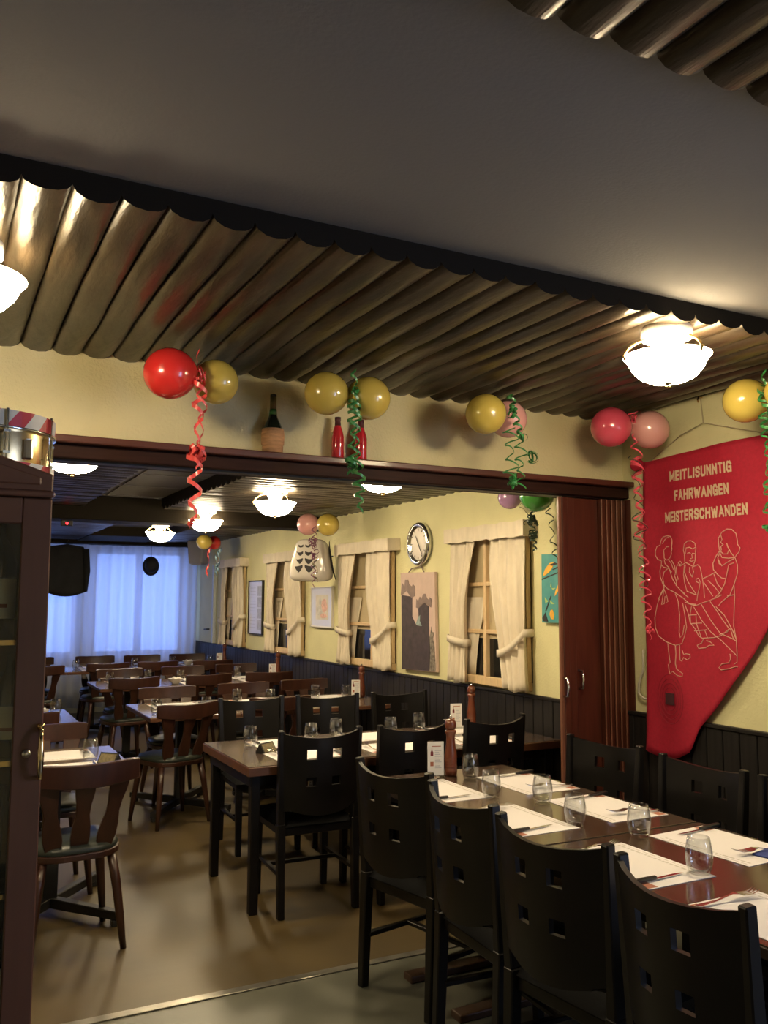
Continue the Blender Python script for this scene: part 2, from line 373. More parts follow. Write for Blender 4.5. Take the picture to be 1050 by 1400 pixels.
FIG = {'left_woman':[[[3478,1813],[3500,1820],[3516,1843],[3517,1863],[3506,1889],[3483,1897],[3478,1919],[3464,1938],[3434,1944],[3404,1938],[3392,1918],[3394,1895],[3398,1883],[3394,1870],[3401,1858],[3399,1845],[3408,1829],[3422,1817],[3439,1814],[3454,1825],[3455,1847],[3458,1867],[3436,1885],[3419,1884]],[[3466,1903],[3452,1921],[3434,1933],[3417,1934]],[[3472,1812],[3474,1790],[3458,1777],[3423,1769],[3399,1749]],[[3454,1818],[3448,1796],[3415,1769]],[[3422,1814],[3401,1794],[3386,1762]],[[3473,1790],[3484,1758],[3481,1726],[3465,1693],[3453,1668]],[[3400,1813],[3376,1780],[3370,1742],[3378,1730],[3367,1704],[3363,1692]],[[3432,1766],[3454,1751],[3464,1719],[3453,1680],[3428,1661],[3378,1642],[3313,1610],[3274,1583],[3226,1580]],[[3415,1762],[3392,1711],[3360,1673],[3312,1635],[3280,1616]],[[3453,1668],[3481,1629],[3505,1572],[3525,1507],[3523,1456],[3498,1412],[3439,1383],[3373,1367],[3331,1378],[3313,1419],[3299,1462],[3309,1524],[3322,1585]],[[3374,1635],[3355,1598],[3345,1523],[3349,1436],[3342,1409],[3325,1425],[3315,1474]],[[3454,1661],[3476,1629],[3495,1610],[3486,1604]],[[3454,1661],[3470,1578],[3452,1582],[3446,1623]],[[3454,1661],[3434,1623],[3426,1594],[3439,1588]],[[3426,1380],[3420,1333],[3410,1278],[3423,1265],[3419,1240],[3412,1219],[3391,1233],[3354,1214],[3326,1210],[3321,1225],[3361,1247],[3372,1274],[3370,1324],[3374,1367]],[[3346,1371],[3343,1331],[3342,1313],[3339,1292],[3327,1289],[3318,1308],[3294,1297],[3277,1311],[3277,1326],[3301,1328],[3317,1324],[3328,1344]]],'carried_man':[[[3293,1793],[3295,1840],[3301,1859],[3293,1890],[3268,1905],[3240,1905],[3217,1892],[3210,1867],[3215,1830],[3217,1806],[3234,1773],[3257,1783],[3289,1796]],[[3287,1840],[3279,1870],[3253,1872],[3230,1862],[3215,1870]],[[3271,1842],[3255,1844],[3247,1838]],[[3235,1840],[3219,1837]],[[3239,1837],[3236,1816],[3248,1813]],[[3256,1804],[3241,1799],[3229,1803]],[[3297,1790],[3331,1779],[3351,1786],[3364,1774],[3361,1736],[3350,1710],[3363,1704],[3368,1679],[3336,1654],[3304,1635]],[[3346,1798],[3330,1804],[3318,1794],[3330,1785],[3347,1795]],[[3290,1784],[3299,1747],[3277,1697],[3235,1647],[3220,1629]],[[3230,1772],[3202,1781],[3187,1768],[3177,1719],[3168,1658],[3166,1613]],[[3258,1770],[3263,1746],[3244,1721]],[[3238,1770],[3231,1745],[3244,1718]],[[3298,1784],[3308,1734],[3302,1691],[3287,1647],[3224,1629]],[[3217,1708],[3201,1712],[3192,1700],[3202,1689],[3217,1696],[3217,1708]],[[3190,1695],[3199,1659],[3212,1628],[3218,1598]],[[3306,1592],[3266,1580],[3227,1574],[3187,1586],[3133,1601],[3102,1613],[3072,1628]],[[3306,1579],[3284,1530],[3274,1488],[3239,1458],[3217,1422],[3195,1411],[3126,1417],[3081,1428],[3035,1464]],[[3258,1573],[3272,1530],[3270,1488]],[[3229,1525],[3227,1483],[3202,1414]],[[3284,1524],[3225,1528]],[[3270,1482],[3191,1487]],[[3244,1446],[3162,1454]],[[3177,1454],[3164,1413]],[[3243,1567],[3191,1502],[3140,1443],[3082,1404],[3001,1336]],[[3187,1580],[3137,1503],[3087,1439],[3016,1413]],[[3133,1595],[3105,1557],[3070,1504],[3035,1461]],[[3104,1569],[3061,1528],[3021,1459],[3001,1413]],[[3091,1433],[3050,1446],[3031,1464],[3016,1413],[2998,1402]],[[3187,1412],[3203,1387],[3231,1374],[3224,1359],[3181,1364],[3158,1377],[3128,1379],[3149,1395],[3172,1400]]],'right_woman':[[[3076,1848],[3079,1878],[3080,1908],[3058,1937],[3027,1951],[2998,1947],[2974,1925],[2969,1890],[2969,1872],[2956,1854],[2964,1834],[2979,1823],[2990,1809],[3011,1833],[3028,1863],[3034,1882]],[[3065,1925],[3059,1901],[3067,1889],[3060,1880],[3053,1877],[3068,1866],[3065,1853],[3069,1842],[3055,1829],[3033,1828],[3021,1851],[3031,1869]],[[3077,1845],[3063,1812],[3027,1807],[2990,1809]],[[3082,1800],[3065,1770],[3035,1787],[2998,1803]],[[3069,1842],[3086,1813],[3079,1782],[3061,1773]],[[3077,1842],[3096,1819],[3113,1784],[3111,1754],[3089,1729],[3068,1711],[3046,1707]],[[2999,1783],[3028,1775],[3037,1740],[3054,1681],[3078,1640],[3109,1613]],[[2990,1809],[2978,1773],[2981,1732],[3003,1680],[3028,1628],[3073,1593],[3089,1575]],[[3170,1710],[3135,1724],[3096,1741]],[[3167,1689],[3138,1652],[3117,1622]],[[3143,1700],[3107,1670],[3079,1634]],[[3108,1730],[3091,1682],[3070,1658]],[[3004,1674],[3003,1622],[3010,1535],[3013,1477],[3001,1413],[2998,1339]],[[3042,1622],[3006,1628]],[[3037,1342],[3034,1319],[3046,1298]],[[2998,1339],[2999,1304],[3014,1295]],[[3046,1298],[3087,1290],[3106,1271],[3092,1260],[3044,1270],[3004,1284],[2997,1281]]]}
CASTLE = {'sky':[[6456,1825],[5895,1817],[5868,1042],[6425,1028]],'towerL':[[6433,1639],[6253,1625],[6250,1462],[6184,1396],[6182,1039],[6425,1028]],'crownL':[[6444,1646],[6419,1737],[6382,1709],[6368,1764],[6317,1763],[6303,1728],[6253,1707],[6236,1727],[6200,1706],[6204,1632],[6260,1615],[6346,1674],[6426,1636]],'towerR':[[6149,1538],[6047,1572],[5981,1546],[5976,1330],[5956,1233],[5968,1045],[6184,1039],[6184,1396],[6142,1431]],'crownR':[[6183,1537],[6176,1605],[6149,1588],[6121,1625],[6094,1605],[6067,1645],[6034,1648],[6007,1611],[5974,1598],[5961,1618],[5935,1605],[5942,1540],[6047,1575],[6142,1531]],'tree':[[5969,1298],[5943,1390],[5930,1351],[5898,1346],[5917,1300],[5892,1236],[5878,1048],[5970,1044]],'light':[[6184,1409],[6142,1464],[6115,1478],[6122,1431],[6088,1392],[6156,1393]]}
BIRDS = {'board':[[4530,1894],[4327,1887],[4339,1458],[4534,1457]],'o1':[[4515,1757],[4491,1798],[4445,1834],[4400,1842],[4416,1805],[4454,1774],[4499,1756]],'k1':[[4445,1825],[4386,1836],[4361,1826],[4423,1817]],'k2':[[4416,1794],[4365,1810],[4361,1801],[4409,1789]],'br':[[4530,1736],[4366,1774],[4366,1767],[4527,1729]],'l1':[[4433,1713],[4427,1676],[4390,1676],[4413,1662],[4441,1685]],'o2':[[4391,1653],[4361,1698],[4362,1657],[4399,1625]],'b2':[[4439,1628],[4432,1625],[4467,1565],[4489,1528],[4499,1528],[4476,1565]],'l2':[[4499,1618],[4466,1593],[4493,1579]],'l3':[[4451,1602],[4400,1575],[4437,1575]],'o3':[[4445,1533],[4423,1542],[4406,1511],[4414,1479],[4439,1483],[4453,1510]],'k3':[[4529,1485],[4496,1521],[4469,1463],[4514,1465]]}

# ------------------------------------------------------------------ folding door gathered at the end of the opening
fd = thing('folding_door', 'red-brown folding partition door gathered into pleats beside the banner', 'door', (3.27, 3.86, 0))
L_ = (-3.27, -3.86)
def fbox(x0, x1, y0, y1, z0, z1): return MB().box(x0+L_[0], x1+L_[0], y0+L_[1], y1+L_[1], z0, z1)
fp = fbox(3.035, 3.075, 3.775, 3.815, .012, 2.168).build('panel', MAHOG, fd, bevel=.004)
fbox(3.016, 3.036, 3.780, 3.80, .012, 2.168).build('edge_strip', MAHLIGHT, fp, bevel=.003)
fp = fbox(3.077, 3.128, 3.785, 3.82, .012, 2.168).build('panel', MAHOG, fd, bevel=.004)
fp = fbox(3.132, 3.305, 3.80, 3.835, .012, 2.168).build('panel', MAHOG, fd, bevel=.005)
for k in range(5):
    x = 3.309 + k*.037
    p_ = fbox(x, x+.032, 3.772, 4.04, .012, 2.168).build('panel', MAHOG, fd, bevel=.004)
    fbox(x-.003, x+.006, 3.766, 3.774, .012, 2.168).build('edge_strip', MAHLIGHT, p_, bevel=.002)
for hx, hy, hz in ((3.030, 3.779, -.035), (3.15, 3.80, 0)):
    MB().tube([(hx+L_[0], hy+L_[1], 1.22+hz), (hx+L_[0], hy+L_[1]-.035, 1.215+hz), (hx+L_[0], hy+L_[1]-.04, 1.17+hz), (hx+L_[0], hy+L_[1]-.035, 1.125+hz), (hx+L_[0], hy+L_[1], 1.12+hz)], .007, 8).build('handle', CHROME, fd, smooth=True)
struct(MB().box(3.492, 3.50, 3.74, 3.80, 0, 2.17).box(3.494, 3.50, 3.80, 4.2, 0, 2.17).build('trim_4', MAHOG))

# ------------------------------------------------------------------ mock windows on the long wall, with valance and tied-back curtains
LATT = PINE
def mock_window(n, y0, y1, mul, where):
    W = empty_struct('window_%d' % n)
    a, b = y0+.06, y1-.06
    MB().box(3.488, 3.499, a, b, 1.33, 2.08).build('blind', BLIND, W)
    MB().box(3.490, 3.499, a, b, 1.06, 1.33).build('pane', DARKGL, W)
    f = MB().box(3.455, 3.50, a, b, 1.005, 1.065); f.build('bottom_rail', LATT, W, bevel=.004)
    MB().box(3.455, 3.50, a, a+.04, 1.065, 2.05).build('frame', LATT, W, bevel=.003)
    MB().box(3.455, 3.50, b-.04, b, 1.065, 2.05).build('frame', LATT, W, bevel=.003)
    MB().box(3.458, 3.492, mul-.018, mul+.018, 1.065, 2.05).build('muntin', LATT, W, bevel=.003)
    for z in (1.378, 1.712): MB().box(3.460, 3.488, a+.04, b-.04, z-.014, z+.014).build('muntin', LATT, W, bevel=.003)
    # little inner drapes over the dark lower pane
    for q in (0, 1):
        def inner(i, j, o=0, q=q):
            t = j/6; u = i/8; wdt = .30*(1-t) + (.10 + .10*abs(t-.45))*t
            y = (b-.05-u*wdt) if q else (a+.05+u*wdt)
            return (3.478 - o + .004*math.sin(u*18), y, 1.62 - t*.555)
        MB().shell(8, 6, lambda i, j: inner(i, j), lambda i, j: inner(i, j, .003)).build('inner_drape', CREAM, W, smooth=True)
    wd = y1-y0
    # valance
    path = [(3.497, y0-.02), (3.375, y0-.02)] + [(3.375 + .006*math.sin(k*2.3+n), y0-.02+(wd+.03)*k/16) for k in range(1, 16)] + [(3.375, y1+.01), (3.497, y1+.01)]
    def vf(i, j, o):
        x, y = path[i]; z = 2.015 + .105*j/3 + .004*math.sin(i*1.7+n*2)
        if i == 0: return (x, y+o, z)
        if i == len(path)-1: return (x, y-o, z)
        return (x + o, min(max(y, y0-.02+o), y1+.01-o), z - (.004*math.sin(i*2.9) if j == 0 else 0))
    v = MB().shell(len(path)-1, 3, lambda i, j: vf(i, j, 0), lambda i, j: vf(i, j, .006))
    v.box(3.383, 3.497, y0-.01, y1, 2.108, 2.116)
    tag(smooth_by_angle(v.build('valance', CREAM), 50), 'cream cotton valance over the window ' + where, 'valance', 'cream valances of the mock windows')
    # curtains: far panel at larger y, near panel at smaller y
    def panel(out, top, tie, bot, sgn, nm):
        R_ = 22; N = 26
        def prof(t):                    # t 0 top .. 1 bottom; width of the gathered cloth
            tt = .72
            if t < tt: s_ = t/tt; s2 = s_*s_*(3-2*s_); return top + (tie-top)*s2
            s_ = (t-tt)/(1-tt); return tie + (bot-tie)*s_
        def pt(i, j, o):
            t = j/R_; u = i/N; wdt = prof(t)
            flare = .018*max(0, (t-.72)/.28)
            y = out + sgn*(u*wdt - flare*(1-u))
            pl = .021*math.sin(u*N*.95 + 1.3*math.sin(t*3+n)) + .006*math.sin(u*41+t*4)
            belly = -.028*math.sin(PI*min(1, t/.72))*u
            x = 3.425 + pl*(.55+.45*t) + belly - .012*max(0, (t-.72)/.28) + o
            return (x, y, 2.06 - t*1.055 - .01*math.sin(u*9+n))
        root = MB().shell(N, R_, lambda i, j: pt(i, j, 0), lambda i, j: pt(i, j, .004)).build('curtain', CREAM, smooth=True)
        tag(root, nm, 'curtain', 'tied-back cream curtains of the mock windows')
        # tie band rising from the gathered edge to a wall hook
        zt = 2.06-.72*1.055; wdt = prof(.72)
        tb = MB()
        pts = []
        for k in range(13):
            q = k/12
            pts.append((3.396 - .018*math.sin(PI*q), out + sgn*(wdt+.006)*(1-q) - sgn*.012*q, zt - .06 + .145*q*q if sgn > 0 else zt-.01+.03*q))
        pts2 = [(3.462, out+sgn*wdt*.95, pts[0][2]+.004)] + pts + [(3.48, out-sgn*.012, pts[-1][2])]
        def band(i, j, o): p = pts2[i]; return (p[0]+o, p[1]+sgn*o, p[2] + (j-.5)*.052)
        tb.shell(len(pts2)-1, 1, lambda i, j: band(i, j, 0), lambda i, j: band(i, j, .004))
        tb.build('tieback', CREAM, root, smooth=True)
    panel(y1-.005, wd*.36, wd*.225, wd*.235, -1, 'cream curtain tied back, far half of the window ' + where)
    panel(y0+.03, wd*.39, wd*.30, wd*.24, 1, 'cream curtain tied back, camera half of the window ' + where)
mock_window(3, 4.62, 5.585, 5.18, 'beside the turquoise painting')
mock_window(4, 6.53, 7.62, 6.98, 'between wall clock and foil shape')
mock_window(5, 8.585, 9.665, 9.05, 'between foil shape and framed sheet')
mock_window(6, 10.56, 11.52, 11.08, 'in the far corner')

# ------------------------------------------------------------------ sheer curtain before the rear windows, things hung on it
def sheer(i, j):
    u = i/220; t = j/10
    x = -1.2 + 4.66*u
    y = 12.80 + (.042*math.sin(u*190 + .8*math.sin(t*2)) + .030*math.sin(u*83+1))*(.7+.3*t)
    return (x, y, 2.44 - t*2.34)
o = MB().shell(220, 10, sheer, lambda i, j: tuple(a+b for a, b in zip(sheer(i, j), (0, .004, 0)))).build('sheer_curtain', SHEER, smooth=True)
tag(o, 'white sheer curtain glowing blue in the dusk across the rear windows', 'curtain')
BLACKC = mat('black_cloth', (.012, .012, .015), .8, noise=.3, nscale=9)
def vest(i, j, o):
    u = i/12-.5; t = j/10
    wd = .47 + .09*t - (.04*max(0, .12-t)/.12)
    x = 1.56 + u*wd; z = 2.34 - t*.64 - .07*math.cos(u*PI)*t**3 - .03*abs(u)*max(0, 1-t*6)*2
    return (x, 12.52 + o*(1-abs(u)*.9) + .012*math.sin(u*14+t*4), z)
v = thing('hanging_waistcoat', 'black cloth waistcoat hung in front of the sheer curtain', 'clothing', (1.56, 12.52, 1.68))
q = MB().shell(12, 10, lambda i, j: vest(i, j, -.06), lambda i, j: vest(i, j, .05)); q.v = [(a-1.56, b-12.52, c-1.68) for a, b, c in q.v]
q.build('cloth', BLACKC, v, smooth=True)
MB().tube([(0, 0, .66), (0, 0, .70), (.02, 0, .72), (0, 0, .74)], .005, 6).bar((-.2, 0, .60), (0, 0, .66), .012).bar((.2, 0, .60), (0, 0, .66), .012).build('hanger', IRON, v)
MB().tube([(.24, -.02, .60), (.27, -.02, .3), (.25, -.02, .02)], [.05, .045, .035], 8).build('sleeve', BLACKC, v, smooth=True)
h = thing('hanging_hat', 'round black felt hat hung against the blue sheer curtain', 'hat', (2.735, 12.68, 2.09))
MB().lathe([(0, -.10), (.05, -.10), (.09, -.085), (.105, -.03), (.11, 0), (.0, .0)], 20, axis='y', sx=.9, sy=1.1).build('crown', BLACKC, h, smooth=True)
MB().lathe([(.075, -.004), (.112, -.012), (.125, .0), (.112, .008), (.075, .004)], 20, axis='y', sx=.95, sy=1.12, o=(.0, 0, -.02)).build('brim', BLACKC, h, smooth=True)
MB().tube([(0, -.02, .11), (0, -.005, .28)], .003, 5).build('cord', IRON, h)
# warm paper lantern in the far corner
PAPERL = sheer_mat('lantern_paper', (.62, .55, .44), .15)
ln = thing('paper_lantern', 'translucent beige paper lantern in the far corner behind small balloons', 'lantern', (3.30, 12.2, 2.08))
MB().lathe([(.10, 0), (.175, .01), (.20, .03), (.235, .32), (.22, .36), (.10, .37)], 4, sx=.75, sy=.75).build('paper_shade', PAPERL, ln, bevel=.03)
MB().tube([(0, 0, .36), (0, 0, .44)], .004, 6).build('cord', IRON, ln)
# red-lit detector on the beam
de = thing('motion_detector', 'small dark detector with red light on the ceiling beam', 'detector', (.99, 8.03, 2.257))
MB().box(-.05, .05, -.03, .005, -.025, .03).build('housing', IRON, de, bevel=.008)
MB().lathe([(.012, 0), (.010, -.006), (0, -.008)], 10, axis='y', o=(0, -.03, 0)).build('indicator_light', mat('red_indicator', (1, .02, .03), .4, emit=6), de)

# ------------------------------------------------------------------ things on the long wall
def flat(polys, x, y0, z0, parent, th=.0025):
    for nm, poly, m in polys:
        pl = [(a/1000-y0, b/1000-z0) for a, b in poly]
        q = MB().prism(pl, lambda a, b, t: (x - t, a, b), th); q.build(nm, m, parent)
c_ = thing('castle_picture', 'tall mauve picture of two dark castle towers under the clock', 'picture', (3.49, 6.15, 1.04))
CV = mat('mauve_canvas', (.56, .42, .38), .8, noise=.06, nscale=12)
DKP = mat('dark_plum_paint', (.035, .024, .032), .7, col2=(.065, .045, .055), nscale=22)
MDP = mat('taupe_paint', (.22, .16, .15), .7, noise=.15, nscale=25); GRP = mat('grey_tree_paint', (.30, .26, .22), .7, col2=(.08, .06, .05), nscale=40)
MB().prism([(a/1000-6.15, b/1000-1.04) for a, b in CASTLE['sky']], lambda a, b, t: (.005-t, a, b), .025).build('canvas', CV, c_)
flat([('painted_tower', CASTLE['towerL'], DKP), ('painted_tower', CASTLE['towerR'], DKP), ('painted_tree', CASTLE['tree'], GRP)], -.0202, 6.15, 1.04, c_)
flat([('painted_battlement', CASTLE['crownL'], MDP), ('painted_battlement', CASTLE['crownR'], MDP), ('painted_light', CASTLE['light'], mat('pale_teal_paint', (.25, .32, .33), .7, noise=.3, nscale=40))], -.0226, 6.15, 1.04, c_, .002)
MB().tube([(-.01, 6.36-6.15, .765), (-.012, .13, .815), (-.012, -.03, .83), (-.01, -.09, .765)], .005, 6).build('hanging_wire', MDP, c_)
b_ = thing('bird_painting', 'turquoise painting of yellow birds on branches beside the folding door', 'picture', (3.49, 4.40, 1.45))
TEAL = mat('turquoise_paint', (.045, .24, .27), .6, col2=(.08, .34, .33), nscale=8); ORG = mat('yellow_orange_paint', (.75, .40, .04), .6, noise=.15, nscale=20)
BLK = mat('black_paint', (.02, .018, .02), .6); LEAF = mat('leaf_green_paint', (.35, .50, .18), .6, noise=.15)
MB().prism([(a/1000-4.40, b/1000-1.45) for a, b in BIRDS['board']], lambda a, b, t: (.008-t, a, b), .03).build('canvas', TEAL, b_)
flat([('painted_bird', BIRDS[k], ORG) for k in ('o1', 'o2', 'o3')] + [('painted_leaf', BIRDS[k], LEAF) for k in ('l1', 'l2', 'l3')] + [('painted_branch', BIRDS[k], BLK) for k in ('br', 'b2', 'k3')], -.0222, 4.40, 1.45, b_)
flat([('painted_wing', BIRDS[k], BLK) for k in ('k1', 'k2')], -.0246, 4.40, 1.45, b_, .002)
def framed(name, label, y0, y1, z0, z1, frame_m, paper_m):
    t = thing(name, label, 'picture', (3.49, (y0+y1)/2, z0)); hw = (y1-y0)/2; hh = z1-z0; f = .014
    for (a, b, c, d) in ((-hw, hw, 0, f), (-hw, hw, hh-f, hh), (-hw, -hw+f, f, hh-f), (hw-f, hw, f, hh-f)):
        MB().box(-.022, .008, a, b, c, d).build('frame_strip', frame_m, t, bevel=.002)
    MB().box(-.010, .004, -hw+f, hw-f, f, hh-f).build('sheet', paper_m, t)
    return t, hw, hh
PSH = mat('bluish_white_sheet', (.62, .63, .72), .35, coat=.5)
t, hw, hh = framed('framed_sheet', 'tall dark-framed sheet with a column of small photographs', 9.95, 10.47, 1.175, 1.828, IRON, PSH)
PH = mat('faded_photograph', (.30, .32, .40), .5, col2=(.48, .48, .52), nscale=24)
for k in range(4): MB().box(-.0125, -.0098, -.21, -.06, .06+.135*k, .18+.135*k).build('small_photograph', PH, t)
for k in range(13): MB().box(-.0115, -.0098, .0, .20, .08+.04*k, .086+.04*k).build('text_line', mat('pale_grey_ink', (.45, .45, .5), .8), t)
t, hw, hh = framed('flower_print', 'white-framed pale print with a pink blot below the striped foil shape', 7.885, 8.43, 1.318, 1.73, WHITEP, PSH)
PK = mat('pink_watercolour', (.62, .38, .33), .7, noise=.25, nscale=30); GW = mat('grey_watercolour', (.40, .38, .36), .7, col2=(.60, .58, .55), nscale=20)
MB().box(-.0125, -.0098, -.17, .15, .08, .33).build('painted_area', mat('cream_watercolour', (.60, .56, .50), .8, noise=.1, nscale=12), t)
for (cy, cz, r1, r2, m) in ((-.07, .22, .075, .07, PK), (.05, .17, .07, .05, GW), (-.05, .12, .09, .025, PK), (.03, .26, .04, .04, GW)):
    MB().prism([(cy + r1*math.cos(k*PI/6)*(1+.2*math.sin(k*2.1)), cz + r2*math.sin(k*PI/6)) for k in range(12)], lambda a, b, q: (-.0125-q, a, b), .0015).build('painted_blot', m, t)
# clock
ck = thing('wall_clock', 'round chrome wall clock above the castle picture', 'clock', (3.50, 6.145, 2.052))
MB().lathe([(.0, 0), (.165, 0), (.178, -.015), (.178, -.035), (.165, -.05), (.142, -.046), (.132, -.03), (0, -.03)], 40, axis='x').build('case', CHROME, ck, smooth=True)
MB().lathe([(.130, -.0305), (.130, -.032), (0, -.032)], 36, axis='x').build('dial', mat('clock_dial', (.50, .44, .38), .35), ck)
for k in range(12):
    a = k*PI/6; c, s = math.cos(a), math.sin(a)
    MB().bar((-.033, .105*s, .105*c), (-.033, .122*s, .122*c), .007, da=.002).build('hour_mark', IRON, ck)
for a, l, w_ in ((-.55, .075, .009), (2.55, .105, .007)):
    MB().bar((-.036, 0, 0), (-.036, -l*math.sin(a), l*math.cos(a)), w_, w_*.5, .002, .002, up=(1,0,0)).build('hand', IRON, ck)
# glossy white foil shape with black rib marks
FOIL = mat('white_foil', (.62, .58, .54), .18, coat=.5)
fo = thing('ribbed_foil_decoration', 'glossy white puffed foil shape with black rib marks under pink and yellow balloons', 'decoration', (3.20, 7.76, 1.974), math.radians(50))
def sup(u, v, a, b, c, e=.42):
    f = lambda x: math.copysign(abs(x)**e, x)
    cu, su, cv, sv = math.cos(u), math.sin(u), math.cos(v), math.sin(v)
    x, y, z = a*f(cv)*f(cu), b*f(cv)*f(su), c*f(sv)
    return x*(1-.16*z/c), y*(1-.20*(z/c)), z
NU, NV = 28, 14
q = MB(); q.grid(NU, NV, lambda i, j: sup(i*2*PI, -PI/2 + j*PI, .10, .185, .205)); q.build('foil_body', FOIL, fo, smooth=True)
# back panel in black on the near side
q = MB(); q.grid(8, 8, lambda i, j: (.065-.075*(1-i)*(1-((j*2-1)*.98)**2), -.187*(1-.20*((j*2-1)*.9)) - .006*math.sin(i*PI), (j*2-1)*.185)); q.build('black_side', BLK, fo, smooth=True)
for k in range(4):
    z = .135 - .065*k
    for sgn in (-1, 1):
        q = MB(); wd_ = .052 + .016*k
        pts = []
        for s_ in range(9):
            tt = s_/8; yy = .045 + sgn*(.010 + wd_*tt); pts.append((yy, z + .006 - .020*math.sin(PI*tt)*(.5+.25*k), .006+.0075*k*math.sin(PI*min(1, tt*1.2))))
        vs = []
        for yy, zz, hh_ in pts:
            xx = -.100*(1-.16*zz/.205)*max(0.05, (1-abs(yy/(.185*(1-.2*zz/.205)))**3.6))**.278 - .003
            vs += [(xx, yy, zz-hh_*1.3-.005), (xx, yy, zz+hh_*.6+.004)]
        q.add(vs, [(2*i, 2*i+1, 2*i+3, 2*i+2) for i in range(8)]); q.build('rib_mark', BLK, fo)
MB().tube([(0.08, 0, .02), (.22, -.15, .05)], .006, 6).build('wall_hook', IRON, fo)

# ------------------------------------------------------------------ red club banner, its pole and cord
RED = mat('red_banner_cloth', (.42, .008, .034), .75, noise=.10, nscale=60, bump=.1, bscale=200)
THREAD = mat('cream_thread', (.62, .36, .28), .8); LETTER = mat('cream_felt_letter', (.66, .50, .34), .85)
def bsurf(y, z):
    return 3.452 - .010*math.sin(9*y + 2.2*z) - .006*math.sin(17*y - 5*z) - .014*math.exp(-((y-3.05+.5*(z-1.8))/.06)**2)*max(0, 1.9-z)
BT = [(3.592, 2.362), (3.2, 2.375), (2.8, 2.387), (2.45, 2.398)]
BB = [(3.592, .80), (3.566, .794), (3.47, .775), (3.385, .79), (3.30, .834), (3.27, .90), (3.242, .962), (3.16, 1.05), (3.111, 1.103), (2.995, 1.236), (2.936, 1.309), (2.818, 1.462), (2.70, 1.60), (2.56, 1.80), (2.45, 2.0)]
def lerp(tab, y):
    for (a, za), (b, zb_) in zip(tab, tab[1:]):
        if a >= y >= b: return za + (zb_-za)*(a-y)/(a-b) if a != b else za
    return tab[-1][1] if y < tab[-1][0] else tab[0][1]
bn = thing('club_banner', 'red cloth banner with cream lettering and three stitched figures', 'banner', (3.45, 3.1, .78))
BO = Vector((3.45, 3.1, .78))
def bpt(i, j, o):
    y = 3.592 - (3.592-2.45)*i/60; t = j/40; z0, z1 = lerp(BB, y), lerp(BT, y); z = z0 + (z1-z0)*t
    yy = y + (.02*math.sin((1-t)*2.2) if i < 6 else 0) * (1-i/6)
    return (bsurf(yy, z) + o - BO.x, yy - BO.y, z - BO.z)
MB().shell(60, 40, lambda i, j: bpt(i, j, 0), lambda i, j: bpt(i, j, .002)).build('cloth', RED, bn, smooth=True)
for nm, lines in FIG.items():
    q = MB()
    for l in lines:
        pts = [(bsurf(y/1000, z/1000) - .0025 - BO.x, y/1000 - BO.y, z/1000 - BO.z) for y, z in l]
        fine = []
        for a, b in zip(pts, pts[1:]):
            fine += [a]
        fine.append(pts[-1]); q.tube(fine, .0024, 4)
    q.build('stitched_' + nm, THREAD, bn)
STROKES = {  # cut-out block capitals: width and strokes on a unit-high cell
 'M': (.80, ['0,0 0,1', '0,1 .5,.25', '.5,.25 1,1', '1,1 1,0']), 'E': (.52, ['0,0 0,1', '0,1 1,1', '0,.5 .85,.5', '0,0 1,0']), 'I': (.0, ['0,0 0,1']),
 'T': (.56, ['0,1 1,1', '.5,1 .5,0']), 'L': (.50, ['0,1 0,0', '0,0 1,0']), 'S': (.55, ['1,.82 .8,1', '.8,1 .2,1', '.2,1 0,.8', '0,.8 .1,.58', '.1,.58 .9,.42', '.9,.42 1,.2', '1,.2 .8,0', '.8,0 .2,0', '.2,0 0,.18']),
 'U': (.58, ['0,1 0,.2', '0,.2 .25,0', '.25,0 .75,0', '.75,0 1,.2', '1,.2 1,1']), 'N': (.60, ['0,0 0,1', '0,1 1,0', '1,0 1,1']),
 'G': (.58, ['1,.8 .75,1', '.75,1 .25,1', '.25,1 0,.8', '0,.8 0,.2', '0,.2 .25,0', '.25,0 1,0', '1,0 1,.45', '1,.45 .55,.45']), 'F': (.50, ['0,0 0,1', '0,1 1,1', '0,.52 .85,.52']),
 'A': (.66, ['0,0 .5,1', '.5,1 1,0', '.2,.3 .8,.3']), 'H': (.58, ['0,0 0,1', '1,0 1,1', '0,.5 1,.5']), 'R': (.56, ['0,0 0,1', '0,1 .8,1', '.8,1 1,.8', '1,.8 1,.65', '1,.65 .8,.47', '.8,.47 0,.47', '.5,.47 1,0']),
 'W': (.86, ['0,1 .25,0', '.25,0 .5,.75', '.5,.75 .75,0', '.75,0 1,1']), 'C': (.56, ['1,.8 .75,1', '.75,1 .25,1', '.25,1 0,.8', '0,.8 0,.2', '0,.2 .25,0', '.25,0 .75,0', '.75,0 1,.2']),
 'D': (.58, ['0,0 0,1', '0,1 .7,1', '.7,1 1,.75', '1,.75 1,.25', '1,.25 .7,0', '.7,0 0,0'])}
